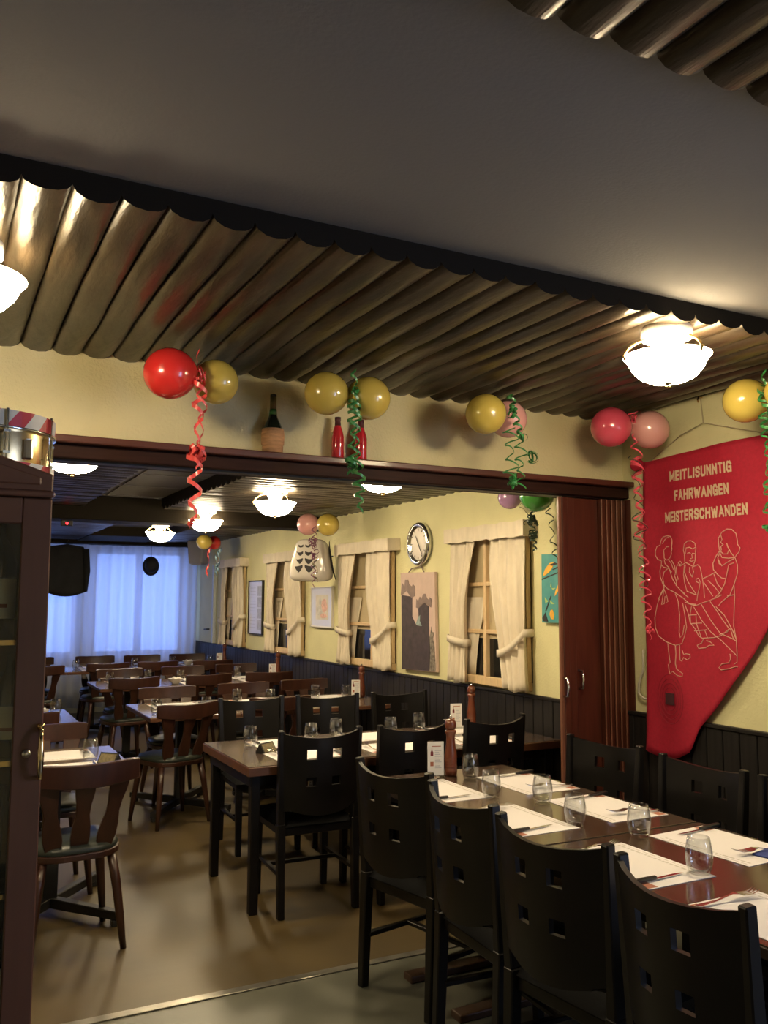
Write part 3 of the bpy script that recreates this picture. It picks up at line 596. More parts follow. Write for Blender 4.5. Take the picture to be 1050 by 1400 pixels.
def lettering(txt, ya, yb, z, cap):
    sw, gap = .21, .17
    tot = sum(STROKES[c][0] + sw for c in txt) + gap*(len(txt)-1); k = abs(yb-ya)/tot; x = 0
    for c in txt:
        wd, ss = STROKES[c]; q = MB()
        for s_ in ss:
            (a, b), (d, e) = [tuple(map(float, p.split(','))) for p in s_.split()]
            P0 = Vector((x + sw/2 + a*wd, sw/2 + b*(1-sw))); P1 = Vector((x + sw/2 + d*wd, sw/2 + e*(1-sw)))
            t = (P1-P0).normalized(); P0 -= t*sw*.48; P1 += t*sw*.48; n_ = Vector((-t.y, t.x))*sw/2
            quad = [P0-n_, P1-n_, P1+n_, P0+n_]; vs = []
            for dx in (.0025, .0045):
                for p in quad:
                    y = ya - k*p.x; zz = z + cap*p.y; vs.append((bsurf(y, zz) - dx - BO.x, y - BO.y, zz - BO.z))
            q.add(vs, [(3,2,1,0), (4,5,6,7), (0,1,5,4), (1,2,6,5), (2,3,7,6), (3,0,4,7)])
        q.build('felt_letter', LETTER, bn); x += wd + sw + gap
lettering('MEITLISUNNTIG', 3.393, 2.974, 2.230, .055)
lettering('FAHRWANGEN', 3.358, 2.999, 2.123, .056)
lettering('MEISTERSCHWANDEN', 3.441, 2.898, 2.013, .056)
q = MB().box(-.004, 0, -.03, .03, -.03, .03); q.v = [(bsurf(3.40, 1.09)-BO.x-.003+a, 3.405-BO.y+b, 1.09-BO.z+c) for a, b, c in q.v]; q.build('sewn_patch', mat('dark_wine_cloth', (.05, .008, .015), .8), bn)
for r_ in (.045, .062, .08, .098):
    q = MB().tube([(bsurf(3.405, 1.09)-BO.x-.003, 3.405-BO.y + r_*math.cos(k*PI/10)*.9, 1.09-BO.z + r_*1.3*math.sin(k*PI/10)) for k in range(20)], .0016, 4, closed=True); q.build('stitched_ring', mat('wine_thread', (.24, .008, .024), .8), bn)
po = MB().tube([(.034, .50, -.022), (.034, -.70, .005)], .011, 10); po.v = [(a, b, c+2.352-BO.z+.012) for a, b, c in po.v]; po.build('banner_pole', MAHOG, bn, smooth=True)
MB().lathe([(0, -.038), (.022, -.032), (.036, -.010), (.036, .012), (.022, .034), (0, .038)], 16, o=(-.012, .515, 2.349-BO.z), axis='y').build('finial', RED, bn, smooth=True)
cdm = MB().tube([(.03, .47, 1.58), (.032, .235, 1.694), (.03, .079, 1.733), (.032, -.242, 1.632), (.03, -.31, 1.606)], .003, 5).tube([(.032, .079, 1.733), (.032, .092, 1.87)], .003, 5)
cdm.build('hanging_cord', mat('beige_cord', (.50, .42, .26), .8), bn)
MB().tube([(.045, .092, 1.87), (.02, .092, 1.872), (.015, .095, 1.855), (.025, .1, 1.845)], .004, 6).build('hook', BRASS, bn)
q = MB().tube([(3.485, 3.655, 1.33), (3.485, 3.660, 1.22), (3.478, 3.690, 1.14), (3.475, 3.688, 1.09), (3.475, 3.655, 1.066), (3.48, 3.60, 1.064), (3.485, 3.55, 1.068)], .0065, 8)
tag(q.build('wall_cable', mat('white_cable', (.62, .58, .48), .5), smooth=True), 'white cable looped down the wall beside the red banner', 'cable')

# ------------------------------------------------------------------ balloons and curling ribbons
def latex(n, c): return mat('latex_' + n, c, .22, coat=.6, spec=.5)
YEL = latex('yellow', (.54, .41, .085)); REDB = latex('red', (.70, .030, .028)); PNK = latex('pink', (.72, .36, .34)); MAG = latex('magenta', (.62, .07, .12))
LIL = latex('lilac', (.36, .20, .38)); GRN = latex('green', (.045, .22, .035))
def balloon(c, r, m, knot_dir, label, group):
    prof = [(0, 1.02), (.20, 1.0), (.42, .92), (.64, .78), (.82, .57), (.94, .32), (.99, .05), (.97, -.22), (.88, -.48), (.72, -.73), (.50, -.93), (.28, -1.06), (.12, -1.12), (.05, -1.14), (0, -1.14)]
    o = MB().lathe([(a*r, b*r*.98) for a, b in prof], 28).build('balloon', m, smooth=True)
    o.location = c; o.rotation_euler = (-Vector(knot_dir)).to_track_quat('Z', 'Y').to_euler()
    MB().lathe([(0, -1.13*r), (.05*r, -1.15*r), (.04*r, -1.19*r), (.09*r, -1.25*r), (.07*r, -1.26*r), (0, -1.20*r)], 12).build('knot', m, o, smooth=True)
    return tag(o, label, 'balloon', group)
HB = 'balloons along the beam'; WB = 'balloons on the long wall'
balloon((.785, 3.40, 2.492), .104, REDB, (1, .1, .25), 'large red balloon above the beam, tied with a coral ribbon', HB)
balloon((.993, 3.47, 2.498), .094, YEL, (-1, -.1, .2), 'yellow balloon tied beside the large red balloon', HB)
balloon((1.478, 3.44, 2.498), .096, YEL, (1, 0, .1), 'yellow balloon between the wicker flask and the green ribbon', HB)
balloon((1.676, 3.42, 2.494), .098, YEL, (-1, 0, .1), 'yellow balloon above the two red bottles', HB)
balloon((2.300, 3.42, 2.486), .098, YEL, (1, .1, .2), 'yellow balloon tied in front of a pale pink balloon', HB)
balloon((2.494, 3.51, 2.496), .094, PNK, (-1, -.1, .2), 'pale pink balloon partly behind a yellow one on the beam', HB)
balloon((3.060, 3.40, 2.490), .105, MAG, (1, 0, .2), 'magenta balloon above the folding door', HB)
balloon((3.290, 3.36, 2.490), .101, PNK, (-1, 0, .2), 'pale pink balloon in the corner above the banner', HB)
balloon((3.170, 2.650, 2.487), .099, YEL, (.3, -1, .1), 'yellow balloon hanging above the red banner', HB)
balloon((3.19, 2.44, 2.487), .095, YEL, (-.3, 1, .1), 'yellow balloon hanging above the banner, on the outer side of the green ribbon', HB)
balloon((3.025, 7.435, 2.290), .102, PNK, (.5, -1, .1), 'pink balloon above the ribbed foil shape', WB)
balloon((3.112, 7.170, 2.270), .102, YEL, (-.5, 1, .1), 'yellow balloon above the ribbed foil shape', WB)
balloon((2.904, 10.51, 2.300), .093, YEL, (1, .1, -.1), 'small yellow balloon before the paper lantern', WB)
balloon((3.06, 10.62, 2.30), .088, REDB, (-1, 0, -.1), 'dark red balloon behind the small far yellow balloon', WB)
balloon((3.326, 4.672, 2.271), .078, LIL, (.3, -1, .1), 'lilac balloon above the mock window by the door', WB)
balloon((3.290, 4.335, 2.250), .108, GRN, (-.1, 1, .1), 'big green balloon half hidden by the beam', WB)

def rb(n, c): return mat('ribbon_' + n, c, .35, coat=.3)
CORAL = rb('coral', (.75, .08, .08)); RGRN = rb('green', (.03, .20, .05)); RPINK = rb('pink', (.72, .07, .12)); RPUR = rb('purple', (.16, .04, .10)); RDK = rb('dark_green', (.02, .04, .02)); RBLU = rb('blue', (.16, .28, .40))
def strand(a, b, rad, turns, m, parent, wdt=.013, ph=0, rfun=None, drift=0):
    N = max(24, int(turns*14)); a, b = Vector(a), Vector(b); q = MB(); vs = []
    for k in range(N+1):
        t = k/N; an = ph + turns*2*PI*t + .5*math.sin(t*7+ph); r = rad*(rfun(t) if rfun else 1)*(.8+.35*math.sin(t*11+ph*2))
        p = a.lerp(b, t) + Vector((math.cos(an)*r + drift*math.sin(t*5+ph), math.sin(an)*r, .004*math.sin(an*2)))
        vs += [p - Vector((0, 0, wdt/2)), p + Vector((math.cos(an)*.002, math.sin(an)*.002, wdt/2))]
    q.add(vs, [(2*k, 2*k+1, 2*k+3, 2*k+2) for k in range(N)])
    o = q.build('strand', m, parent, smooth=True)
    return o
def tangle(c, size, m, parent, n=5, wdt=.011, seed=1):
    rn = random.Random(seed); q = MB()
    for k in range(n):
        cc = Vector([rn.uniform(-1, 1)*size*.5 for _ in range(3)]); cc.z *= 1.3
        ax = Vector([rn.uniform(-1, 1) for _ in range(3)]).normalized(); u = ax.orthogonal().normalized(); v = ax.cross(u); r = size*rn.uniform(.35, .8); vs = []
        for s_ in range(19):
            an = s_/18*2*PI*rn.choice((.9, 1.0)); p = Vector(c) + cc + (u*math.cos(an) + v*math.sin(an))*r
            vs += [p - ax*wdt/2, p + ax*wdt/2]
        q.add(vs, [(2*i, 2*i+1, 2*i+3, 2*i+2) for i in range(18)])
    return q.build('tangle', m, parent, smooth=True)
def ribbon(label, loc, parts, group='curling ribbons of the balloons'):
    t = thing('curling_ribbon', label, 'ribbon', loc, 0, group)
    for p in parts:
        if p[0] == 's': strand(*p[1:6], t, **(p[6] if len(p) > 6 else {}))
        else: tangle(p[1], p[2], p[3], t, **(p[4] if len(p) > 4 else {}))
    return t
ribbon('coral curling ribbon hanging from the red balloon before the beam', (.885, 3.36, 2.60),
       [('s', (0, 0, .0), (.012, 0, -.14), .008, 1.2, CORAL), ('s', (.01, -.01, -.10), (-.003, 0, -.72), .026, 6.5, CORAL, dict(wdt=.019)), ('s', (.025, .01, -.06), (.02, 0, -.48), .020, 4, CORAL, dict(ph=2)),
        ('t', (.01, 0, -.43), .038, CORAL, dict(n=10, wdt=.018)), ('t', (-.01, 0, -.70), .018, CORAL, dict(n=5, seed=3)), ('t', (.01, 0, -.14), .026, CORAL, dict(n=4, seed=5))])
ribbon('long green curling ribbon between two yellow balloons', (1.575, 3.36, 2.60),
       [('s', (0, 0, 0), (.01, 0, -.20), .014, 3, RGRN), ('s', (0, 0, -.12), (.035, 0, -.63), .026, 10, RGRN, dict(wdt=.012)), ('s', (.0, 0, -.10), (-.01, 0, -.46), .026, 6, RGRN, dict(ph=2.5)),
        ('t', (-.005, 0, -.42), .030, RGRN, dict(n=8, seed=4)), ('t', (.005, 0, -.10), .022, RGRN, dict(n=5, seed=6))])
ribbon('green curling ribbon with loops below the pink and yellow balloons', (2.40, 3.36, 2.58),
       [('s', (0, 0, 0), (.06, 0, -.20), .018, 5, RGRN, dict(wdt=.012)), ('s', (.0, 0, -.16), (.0, 0, -.44), .034, 4.5, RGRN, dict(wdt=.007)), ('s', (.06, 0, -.18), (.05, 0, -.45), .030, 4.5, RGRN, dict(wdt=.007, ph=2)),
        ('t', (.02, 0, -.08), .026, RGRN, dict(n=8, seed=8)), ('t', (.065, 0, -.20), .024, RGRN, dict(n=5, seed=12)), ('t', (.115, 0, -.275), .042, RGRN, dict(n=3, seed=9)), ('t', (.01, 0, -.42), .030, RGRN, dict(n=6, seed=2))])
ribbon('pink curling ribbon falling beside the banner and folding door', (3.185, 3.36, 2.60),
       [('s', (0, 0, -.03), (.0, 0, -.20), .012, 2, RPINK, dict(wdt=.012)), ('s', (0, 0, -.18), (.06, 0, -1.20), .026, 13, RPINK, dict(wdt=.008)), ('s', (.01, 0, -.22), (.02, 0, -.75), .030, 7, RPINK, dict(wdt=.007, ph=3)),
        ('s', (.0, 0, -.25), (.03, 0, -.95), .034, 7, RDK, dict(wdt=.005, ph=1)), ('t', (-.01, 0, -.06), .045, RPINK, dict(n=9, seed=5, wdt=.006)), ('t', (.02, 0, -.62), .024, RPINK, dict(n=6, seed=7)), ('t', (.065, 0, -1.15), .024, RPINK, dict(n=4, seed=11))])
ribbon('green curling ribbon hanging before the red banner', (3.17, 2.545, 2.60),
       [('s', (0, 0, 0), (.0, 0, -.20), .012, 2, RGRN, dict(wdt=.014)), ('s', (0, 0, -.10), (0, -.005, -.82), .028, 9, RGRN, dict(wdt=.009)), ('s', (0, -.01, -.05), (0, -.01, -.6), .030, 6, RGRN, dict(ph=2.2)), ('t', (0, 0, -.10), .035, RGRN, dict(n=6, seed=21)), ('t', (0, 0, -.68), .025, RGRN, dict(n=5, seed=22))])
ribbon('purple curling ribbon across the ribbed foil shape', (3.02, 7.28, 2.26),
       [('s', (0, 0, 0), (.0, .0, -.56), .022, 7, RPUR, dict(wdt=.010)), ('t', (0, 0, -.14), .055, RPUR, dict(n=12, seed=31, wdt=.007)), ('t', (.01, 0, -.25), .035, RPUR, dict(n=7, seed=32)), ('s', (.02, 0, -.30), (.03, 0, -.50), .03, 2, mat('silver_foil_ribbon', (.7, .66, .6), .15, 1), dict(wdt=.016))])
ribbon('dark green tangled ribbon at the corner of a valance', (3.33, 4.43, 2.27),
       [('s', (.02, .155, .005), (-.045, .03, -.015), .006, 2, RDK), ('s', (.165, .07, .07), (0, .03, -.01), .006, 2, RDK), ('s', (0, 0, 0), (0, .01, -.16), .016, 3, RDK), ('t', (0, 0, -.17), .042, RDK, dict(n=12, seed=41)), ('t', (0, 0, -.25), .034, RDK, dict(n=8, seed=42)), ('s', (0, 0, -.2), (.01, 0, -.36), .022, 4, RDK, dict(ph=1)), ('s', (-.03, .06, -.04), (-.02, .04, -.2), .03, 1.5, RDK, dict(wdt=.004))])
ribbon('thin dark ribbon curling down over the turquoise painting', (3.33, 4.27, 2.165), [('s', (0, .01, .03), (0, 0, 0), .004, 1, RDK), ('s', (0, 0, 0), (.02, -.04, -.33), .022, 4, RDK, dict(wdt=.008))])
ribbon('red and blue paper ribbons under the far paper lantern', (3.02, 10.5, 2.22),
       [('s', (-.05, 0, 0), (-.07, 0, -.36), .02, 2, CORAL, dict(wdt=.05)), ('s', (.09, .02, 0), (.07, .02, -.30), .025, 2, RBLU, dict(wdt=.05)), ('s', (.03, .0, -.02), (.04, 0, -.34), .02, 1.5, RBLU, dict(wdt=.05, ph=2))])

# ------------------------------------------------------------------ bottles on the ledge
STRAW = mat('wicker_straw', (.55, .30, .15), .8, noise=.25, nscale=14, stretch=(1, 1, 6), bump=.6, bscale=50)
DGL = mat('dark_green_bottle_glass', (.012, .018, .010), .08, coat=.6); RGL = mat('red_bottle_glass', (.48, .020, .032), .10, coat=.8)
cf = thing('wicker_flask', 'straw-covered wine flask standing on the beam ledge', 'bottle', (1.345, 3.746, 2.268))
MB().lathe([(0, .02), (.044, .02), (.050, .05), (.048, .10), (.040, .125), (.022, .165), (.0135, .195), (.0125, .262), (.015, .264), (.015, .272), (0, .272)], 20).build('glass_bottle', DGL, cf, smooth=True)
MB().lathe([(0, 0), (.047, 0), (.049, .03), (.047, .034), (.0525, .040), (.0535, .085), (.050, .110), (.046, .112), (.044, .10)], 24).build('wicker_basket', STRAW, cf, smooth=True)
MB().lathe([(.0155, .205), (.0145, .275), (0, .277)], 16).build('foil_neck', mat('olive_foil', (.14, .11, .035), .4, .3), cf, smooth=True)
MB().lathe([(.0185, .178), (.0165, .204), (.0150, .205)], 16).build('neck_band', GRN, cf, smooth=True)
for x, lb in ((1.672, 'red glass bottle on the ledge, beside the wicker flask'), (1.795, 'red glass bottle on the ledge, right under the yellow balloon')):
    t = thing('red_bottle', lb, 'bottle', (x, 3.746, 2.268), 0, 'red bottles on the ledge')
    MB().lathe([(0, 0), (.027, 0), (.030, .006), (.030, .105), (.026, .125), (.0145, .160), (.012, .185), (0, .185)], 20).build('glass_bottle', RGL, t, smooth=True)
    MB().lathe([(.0155, .152), (.0135, .180), (.0148, .182), (.0148, .200), (0, .202)], 16).build('neck_sleeve', mat('dark_red_foil', (.07, .012, .012), .4), t, smooth=True)

# ------------------------------------------------------------------ glazed cabinet with bottles, snare drum on top
CABW = mat('cabinet_mahogany', (.105, .040, .022), .42, col2=(.14, .054, .030), nscale=4, stretch=(6, 6, .6), coat=.1)
CABX = mat('cabinet_mahogany_crosswise', (.13, .052, .028), .42, col2=(.17, .070, .038), nscale=4, stretch=(.6, 6, 6), coat=.1)
CBX, CBY = -.195, 2.15
cab = thing('glazed_cabinet', 'tall mahogany cabinet with glazed door and arched crown, at the edge of the opening', 'cabinet', (CBX, CBY, 0))
def cbx(x0, x1, y0, y1, z0, z1): return MB().box(x0-CBX, x1-CBX, y0-CBY, y1-CBY, z0, z1)
XL, XE = -.62, .232
cbx(XL, XL+.02, CBY+.022, 2.50, 0, 1.875).build('side_panel', CABW, cab)
cbx(XE-.02, XE, CBY+.022, 2.50, 0, 1.875).build('side_panel', CABW, cab)
cbx(XL+.02, XE-.02, 2.485, 2.50, .08, 1.875).build('back_panel', mat('cabinet_back', (.055, .052, .036), .6), cab)
cbx(XL, XE+.002, CBY+.022, 2.52, 1.875, 1.894).build('top_board', CABX, cab, bevel=.004)
cbx(XL+.02, XE-.02, CBY+.03, 2.485, .06, .09).build('bottom_board', CABX, cab)
cbx(XL, XE, CBY+.01, CBY+.035, 0, .085).build('plinth', CABX, cab)
for z in (1.495, 1.222, .930, .62, .35):
    s_ = cbx(XL+.02, XE-.02, CBY+.05, 2.485, z, z+.008).build('shelf', CABGLASS, cab)
    cbx(XL+.02, XE-.02, CBY+.040, CBY+.05, z-.002, z+.010).build('brass_edge', BRASS, s_)
ped = MB().prism([(XE, 1.847), (XE, 1.888), (.16, 1.912), (.0, 1.962), (-.195, 1.985), (-.39, 1.962), (-.55, 1.912), (XL, 1.888), (XL, 1.847)], lambda a, b, t: (a-CBX, t-.008, b), .03).build('pediment', CABX, cab, bevel=.004)
MB().prism([(.205, 1.862), (.205, 1.880), (.15, 1.896), (.0, 1.942), (-.195, 1.963), (-.39, 1.942), (-.54, 1.896), (-.595, 1.880), (-.595, 1.862)], lambda a, b, t: (a-CBX, -.014+t, b), .008).build('raised_panel', CABX, ped, bevel=.003)
cbx(XL-.004, XE+.004, CBY-.016, CBY+.03, 1.834, 1.848).build('crown_moulding', CABX, cab, bevel=.005)
door = cbx(XE-.064, XE, CBY, CBY+.021, .09, 1.832).build('door', CABW, cab, bevel=.003)
cbx(-.19, -.126, CBY, CBY+.021, .09, 1.832).build('stile', CABW, door, bevel=.003)
cbx(-.126, XE-.064, CBY, CBY+.021, 1.772, 1.832).build('rail', CABX, door, bevel=.003)
cbx(-.126, XE-.064, CBY, CBY+.021, .09, .17).build('rail', CABX, door, bevel=.003)
cbx(-.13, XE-.060, CBY+.010, CBY+.014, .16, 1.78).build('pane', CABGLASS, door)
hx, hy = XE-.006-CBX, -.002
q = MB().tube([(hx, hy, 1.305), (hx, hy-.018, 1.303), (hx, hy-.026, 1.285), (hx, hy-.028, 1.25), (hx, hy-.026, 1.215), (hx, hy-.018, 1.200), (hx, hy, 1.198)], [.005, .0055, .006, .0075, .006, .0055, .005], 10)
q.build('handle', mat('polished_brass', (.85, .68, .42), .12, 1), door, smooth=True)
q = MB().lathe([(0, -.012), (.006, -.012), (.009, -.004), (.007, 0), (0, 0)], 12, o=(hx, hy-.006, 1.318)).build('handle_knob', BRASS, door, smooth=True)
MB().lathe([(0, -.008), (.009, -.006), (.010, 0)], 14, axis='y', o=(.198-CBX, 0, 1.252)).build('lock', METAL, door, smooth=True)
door2 = cbx(-.255, -.194, CBY, CBY+.021, .09, 1.832).build('door', CABW, cab, bevel=.003)
cbx(XL, XL+.064, CBY, CBY+.021, .09, 1.832).build('stile', CABW, door2, bevel=.003)
cbx(XL+.064, -.255, CBY, CBY+.021, 1.772, 1.832).build('rail', CABX, door2, bevel=.003)
cbx(XL+.064, -.255, CBY, CBY+.021, .09, .17).build('rail', CABX, door2, bevel=.003)
cbx(XL+.060, -.25, CBY+.010, CBY+.014, .16, 1.78).build('pane', CABGLASS, door2)
LABEL = mat('cream_bottle_label', (.82, .78, .66), .8, noise=.05)
def wine(x, y, z, lb, lab=True, s=1.0, glass=DGL):
    t = thing('wine_bottle', lb, 'bottle', (x, y, z), 0, 'bottles in the glazed cabinet')
    MB().lathe([(0, 0), (.035*s, 0), (.0385*s, .006), (.0385*s, .165*s), (.034*s, .19*s), (.016*s, .22*s), (.0135*s, .235*s), (.0135*s, .265*s), (0, .266*s)], 18).build('glass_bottle', glass, t, smooth=True)
    if lab:
        q = MB(); q.grid(10, 1, lambda i, j: (-.0392*s*math.cos(i*PI), -.0392*s*math.sin(i*PI), (.045 + .085*j)*s)); q.build('paper_label', LABEL, t, smooth=True)
        q = MB(); q.grid(6, 1, lambda i, j: (-.0396*s*math.cos(.9+i*1.2), -.0396*s*math.sin(.9+i*1.2), (.068 + .008*j)*s)); q.build('label_print', PRINT, t, smooth=True)
wine(.128, 2.27, 1.504, 'dark wine bottle with large cream label on the upper cabinet shelf', s=1.1)
wine(.170, 2.28, 1.231, 'dark wine bottle with small cream label on the middle cabinet shelf', s=.9)
wine(.110, 2.36, 1.231, 'unlabelled dark bottle behind on the middle cabinet shelf', False, .95)
wine(.105, 2.29, .939, 'dark bottle with cream label on the lower cabinet shelf', True, .8)
wine(.165, 2.34, .939, 'plain dark bottle at the back of the lower cabinet shelf', False, .8)
wine(.150, 2.28, .629, 'dark bottle with cream label near the bottom of the cabinet', True, 1.0)
# drum
SHELLM = mat('polished_brass_shell', (.48, .36, .18), .26, 1); SKIN = mat('drum_skin', (.72, .64, .52), .7)
def stripe_mat():
    m = bpy.data.materials.new('red_white_hoop'); m.use_nodes = True; nt = m.node_tree; b = nt.nodes['Principled BSDF']; b.inputs['Roughness'].default_value = .4
    tc = nt.nodes.new('ShaderNodeTexCoord'); sp = nt.nodes.new('ShaderNodeSeparateXYZ'); nt.links.new(tc.outputs['Object'], sp.inputs[0])
    at = nt.nodes.new('ShaderNodeMath'); at.operation = 'ARCTAN2'; nt.links.new(sp.outputs[1], at.inputs[0]); nt.links.new(sp.outputs[0], at.inputs[1])
    mu = nt.nodes.new('ShaderNodeMath'); mu.operation = 'MULTIPLY'; mu.inputs[1].default_value = 12/(2*PI); nt.links.new(at.outputs[0], mu.inputs[0])
    mz = nt.nodes.new('ShaderNodeMath'); mz.operation = 'MULTIPLY_ADD'; mz.inputs[1].default_value = -9.0; nt.links.new(sp.outputs[2], mz.inputs[0]); nt.links.new(mu.outputs[0], mz.inputs[2])
    fr = nt.nodes.new('ShaderNodeMath'); fr.operation = 'FRACT'; nt.links.new(mz.outputs[0], fr.inputs[0])
    gt = nt.nodes.new('ShaderNodeMath'); gt.operation = 'GREATER_THAN'; gt.inputs[1].default_value = .5; nt.links.new(fr.outputs[0], gt.inputs[0])
    mx = nt.nodes.new('ShaderNodeMix'); mx.data_type = 'RGBA'; mx.inputs[6].default_value = (.75, .68, .55, 1); mx.inputs[7].default_value = (.60, .02, .03, 1)
    nt.links.new(gt.outputs[0], mx.inputs[0]); nt.links.new(mx.outputs[2], b.inputs['Base Color']); return m
HOOP = stripe_mat()
dm = thing('snare_drum', 'brass snare drum with red and white striped hoops on top of the cabinet', 'drum', (.085, 2.348, 1.8945))
MB().lathe([(.158, .012), (.160, .02), (.160, .125), (.158, .132)], 40).build('shell', SHELLM, dm, smooth=True)
for z0, h_ in ((0, .028), (.108, .040)):
    MB().lathe([(.158, z0), (.168, z0), (.168, z0+h_), (.158, z0+h_), (.158, z0)], 40).build('hoop', HOOP, dm, smooth=False)
MB().lathe([(.1675, .1095), (.1705, .1095), (.1705, .1045), (.162, .1045)], 40).build('hoop_rim', CHROME, dm, smooth=True)
MB().lathe([(0, .138), (.158, .138), (.158, .134), (0, .134)], 32).build('drum_skin', SKIN, dm)
for k in range(8):
    a = k*PI/4 - 1.31; c, s_ = math.cos(a), math.sin(a); tx, ty = -s_, c
    R_ = .172
    f_ = MB()
    for e in (-.006, .006): f_.tube([(R_*c+tx*e, R_*s_+ty*e, .095), (R_*c+tx*e, R_*s_+ty*e, .048)], .0022, 6)
    f_.bar((R_*c-tx*.008, R_*s_-ty*.008, .097), (R_*c+tx*.008, R_*s_+ty*.008, .097), .006).bar((R_*c-tx*.008, R_*s_-ty*.008, .046), (R_*c+tx*.008, R_*s_+ty*.008, .046), .006)
    f_.build('lug', CHROME, dm)
    MB().tube([(R_*c, R_*s_, .150), (R_*c, R_*s_, .098)], .003, 6).build('tension_rod', CHROME, dm)
    MB().tube([(R_*c, R_*s_, .046), (R_*c, R_*s_, .004)], .003, 6).build('tension_rod', CHROME, dm)
MB().box(.085, .105, -.146, -.130, .035, .085).build('snare_strainer', METAL, dm, bevel=.004)

# ------------------------------------------------------------------ chairs
def make_black_chair():
    t = thing('black_dining_chair', '', 'chair')
    H = .925
    for sx in (-1, 1):
        x = sx*.205
        q = MB().bar((x, -.225, 0), (x, -.205, .46), .034, .042, .038, .046).bar((x, -.205, .46), (x*1.06, -.238, H+.006), .036, .028, .046, .034)
        q.build('leg', BLACKW, t, bevel=.004)
        MB().bar((sx*.195, .205, 0), (sx*.195, .195, .44), .034, .042, .034, .042).build('leg', BLACKW, t, bevel=.004)
        MB().bar((sx*.198, -.205, .205), (sx*.195, .19, .205), .018, da=.032).build('stretcher', BLACKW, t, bevel=.003)
    MB().bar((-.19, .02, .205), (.19, .02, .205), .018, da=.03).build('stretcher', BLACKW, t, bevel=.003)
    MB().box(-.205, .205, -.205, .215, .395, .44).build('seat_frame', BLACKW, t, bevel=.006)
    q = MB()
    def st(i, j):
        u, v = i*2-1, j*2-1; e = max(abs(u), abs(v)); k = 1-.05*max(0, v)
        return (u*.222*(1-.03*max(0,-v)), v*.222+.01, .442 + .042*(1-e**6) + .006*(1-u*u)*(1-v*v))
    q.grid(12, 12, st); q.add([(-.215,-.212,.44),(.215,-.212,.44),(.215,.232,.44),(-.215,.232,.44)], [(0,1,2,3)])
    q.build('seat', BLACKS, t, smooth=True)
    xs_ = [-.222, -.16, -.093, -.041, 0, .041, .093, .16, .222]; zs_ = [.500, .53, .595, .650, .695, .740, .785, .835, .872, .918]
    def bp(i, j, o):
        x = xs_[i]; z = zs_[j]; u = x/.222
        if j == 9: z += .030*(u*u) - .026
        if j == 0: z += .05*u*u
        y = -.205 - (z-.46)*.07 - .066*(1-u*u) + o
        return (x*(1 + .03*(z-.5)/.4), y, z)
    hole = lambda i, j: not (i in (2, 5) and j in (3, 6))
    q = MB().shell(8, 9, lambda i, j: bp(i, j, .009), lambda i, j: bp(i, j, -.009), hole)
    o = q.build('backrest', BLACKW, t); smooth_by_angle(o, 35)
    return t
black = Proto(make_black_chair())
def make_brown_chair():
    t = thing('brown_wooden_chair', '', 'chair')
    for sx in (-1, 1):
        MB().tube([(sx*.15, -.14, .43), (sx*.172, -.168, .30), (sx*.188, -.185, .16), (sx*.206, -.203, 0)], [.021, .022, .019, .014], 10).build('leg', BROWNW, t, smooth=True)
        MB().tube([(sx*.16, .14, .43), (sx*.180, .165, .30), (sx*.196, .182, .16), (sx*.213, .198, 0)], [.021, .022, .019, .014], 10).build('leg', BROWNW, t, smooth=True)
    def outl(n, g=0):
        r = []
        for k in range(n):
            a = 2*PI*k/n; c, s_ = math.cos(a), math.sin(a)
            rx, ry = .215+g, .205+g; p = .62
            x = rx*math.copysign(abs(c)**p, c); y = ry*math.copysign(abs(s_)**p, s_)
            r.append((x*(1+.08*y/.2), y))
        return r
    MB().prism(outl(32), lambda a, b, q: (a, b, .418+q), .03).build('seat', BROWNW, t, bevel=.006)
    q = MB(); o_ = outl(32, -.006); vs = [(0, 0, .492)]
    for s_, z in ((.5, .491), (.8, .487), (.95, .477), (1.0, .462), (.985, .449)): vs += [(a*s_, b*s_, z) for a, b in o_]
    fs = [(0, 1+k, 1+(k+1) % 32) for k in range(32)]
    for r in range(4): fs += [(1+r*32+k, 1+r*32+(k+1) % 32, 1+(r+1)*32+(k+1) % 32, 1+(r+1)*32+k) for k in range(32)]
    q.add(vs, fs).build('cushion', GREENS, t, smooth=True)
    # three shaped slats fanning up to the curved rail
    wv = [(0, .034), (.08, .036), (.22, .043), (.38, .040), (.55, .030), (.70, .033), (.85, .042), (1, .046)]
    for sx in (-1, 0, 1):
        def sl(i, j, o, sx=sx):
            tt, hw = wv[j]; z = .44 + tt*.33; cx = sx*(.108 + .052*tt); x = cx + (i-1)*hw
            y = -.150 - .085*tt - .030*(1-(x/.23)**2)*tt + .012*abs(sx)*tt + o
            return (x, y, z)
        MB().shell(2, 7, lambda i, j: sl(i, j, .010), lambda i, j: sl(i, j, -.010)).build('slat', BROWNW, t, bevel=.003)
    def rl(i, j, o):
        u = i/14*2-1; x = u*.245; y = -.235 - .050*(1-u*u) + o + (.0 if j else .004)
        z = (.752 + .020*(u*u)) if j == 0 else (.858 + .012*u*u - .010*(u**8))
        if j == 1: z = .80
        return (x, y - .02*(z-.75), z)
    q = MB().shell(14, 2, lambda i, j: rl(i, j, .014), lambda i, j: rl(i, j, -.014))
    smooth_by_angle(q.build('top_rail', BROWNW, t, bevel=.004), 30)
    return t
brown = Proto(make_brown_chair())
def put(proto, off, bx, by, rz, label, group):
    c, s_ = math.cos(rz), math.sin(rz)
    return proto.place((bx - s_*off, by + c*off, 0), rz, label, group)
GB = 'black dining chairs'; GW_ = 'brown wooden chairs'
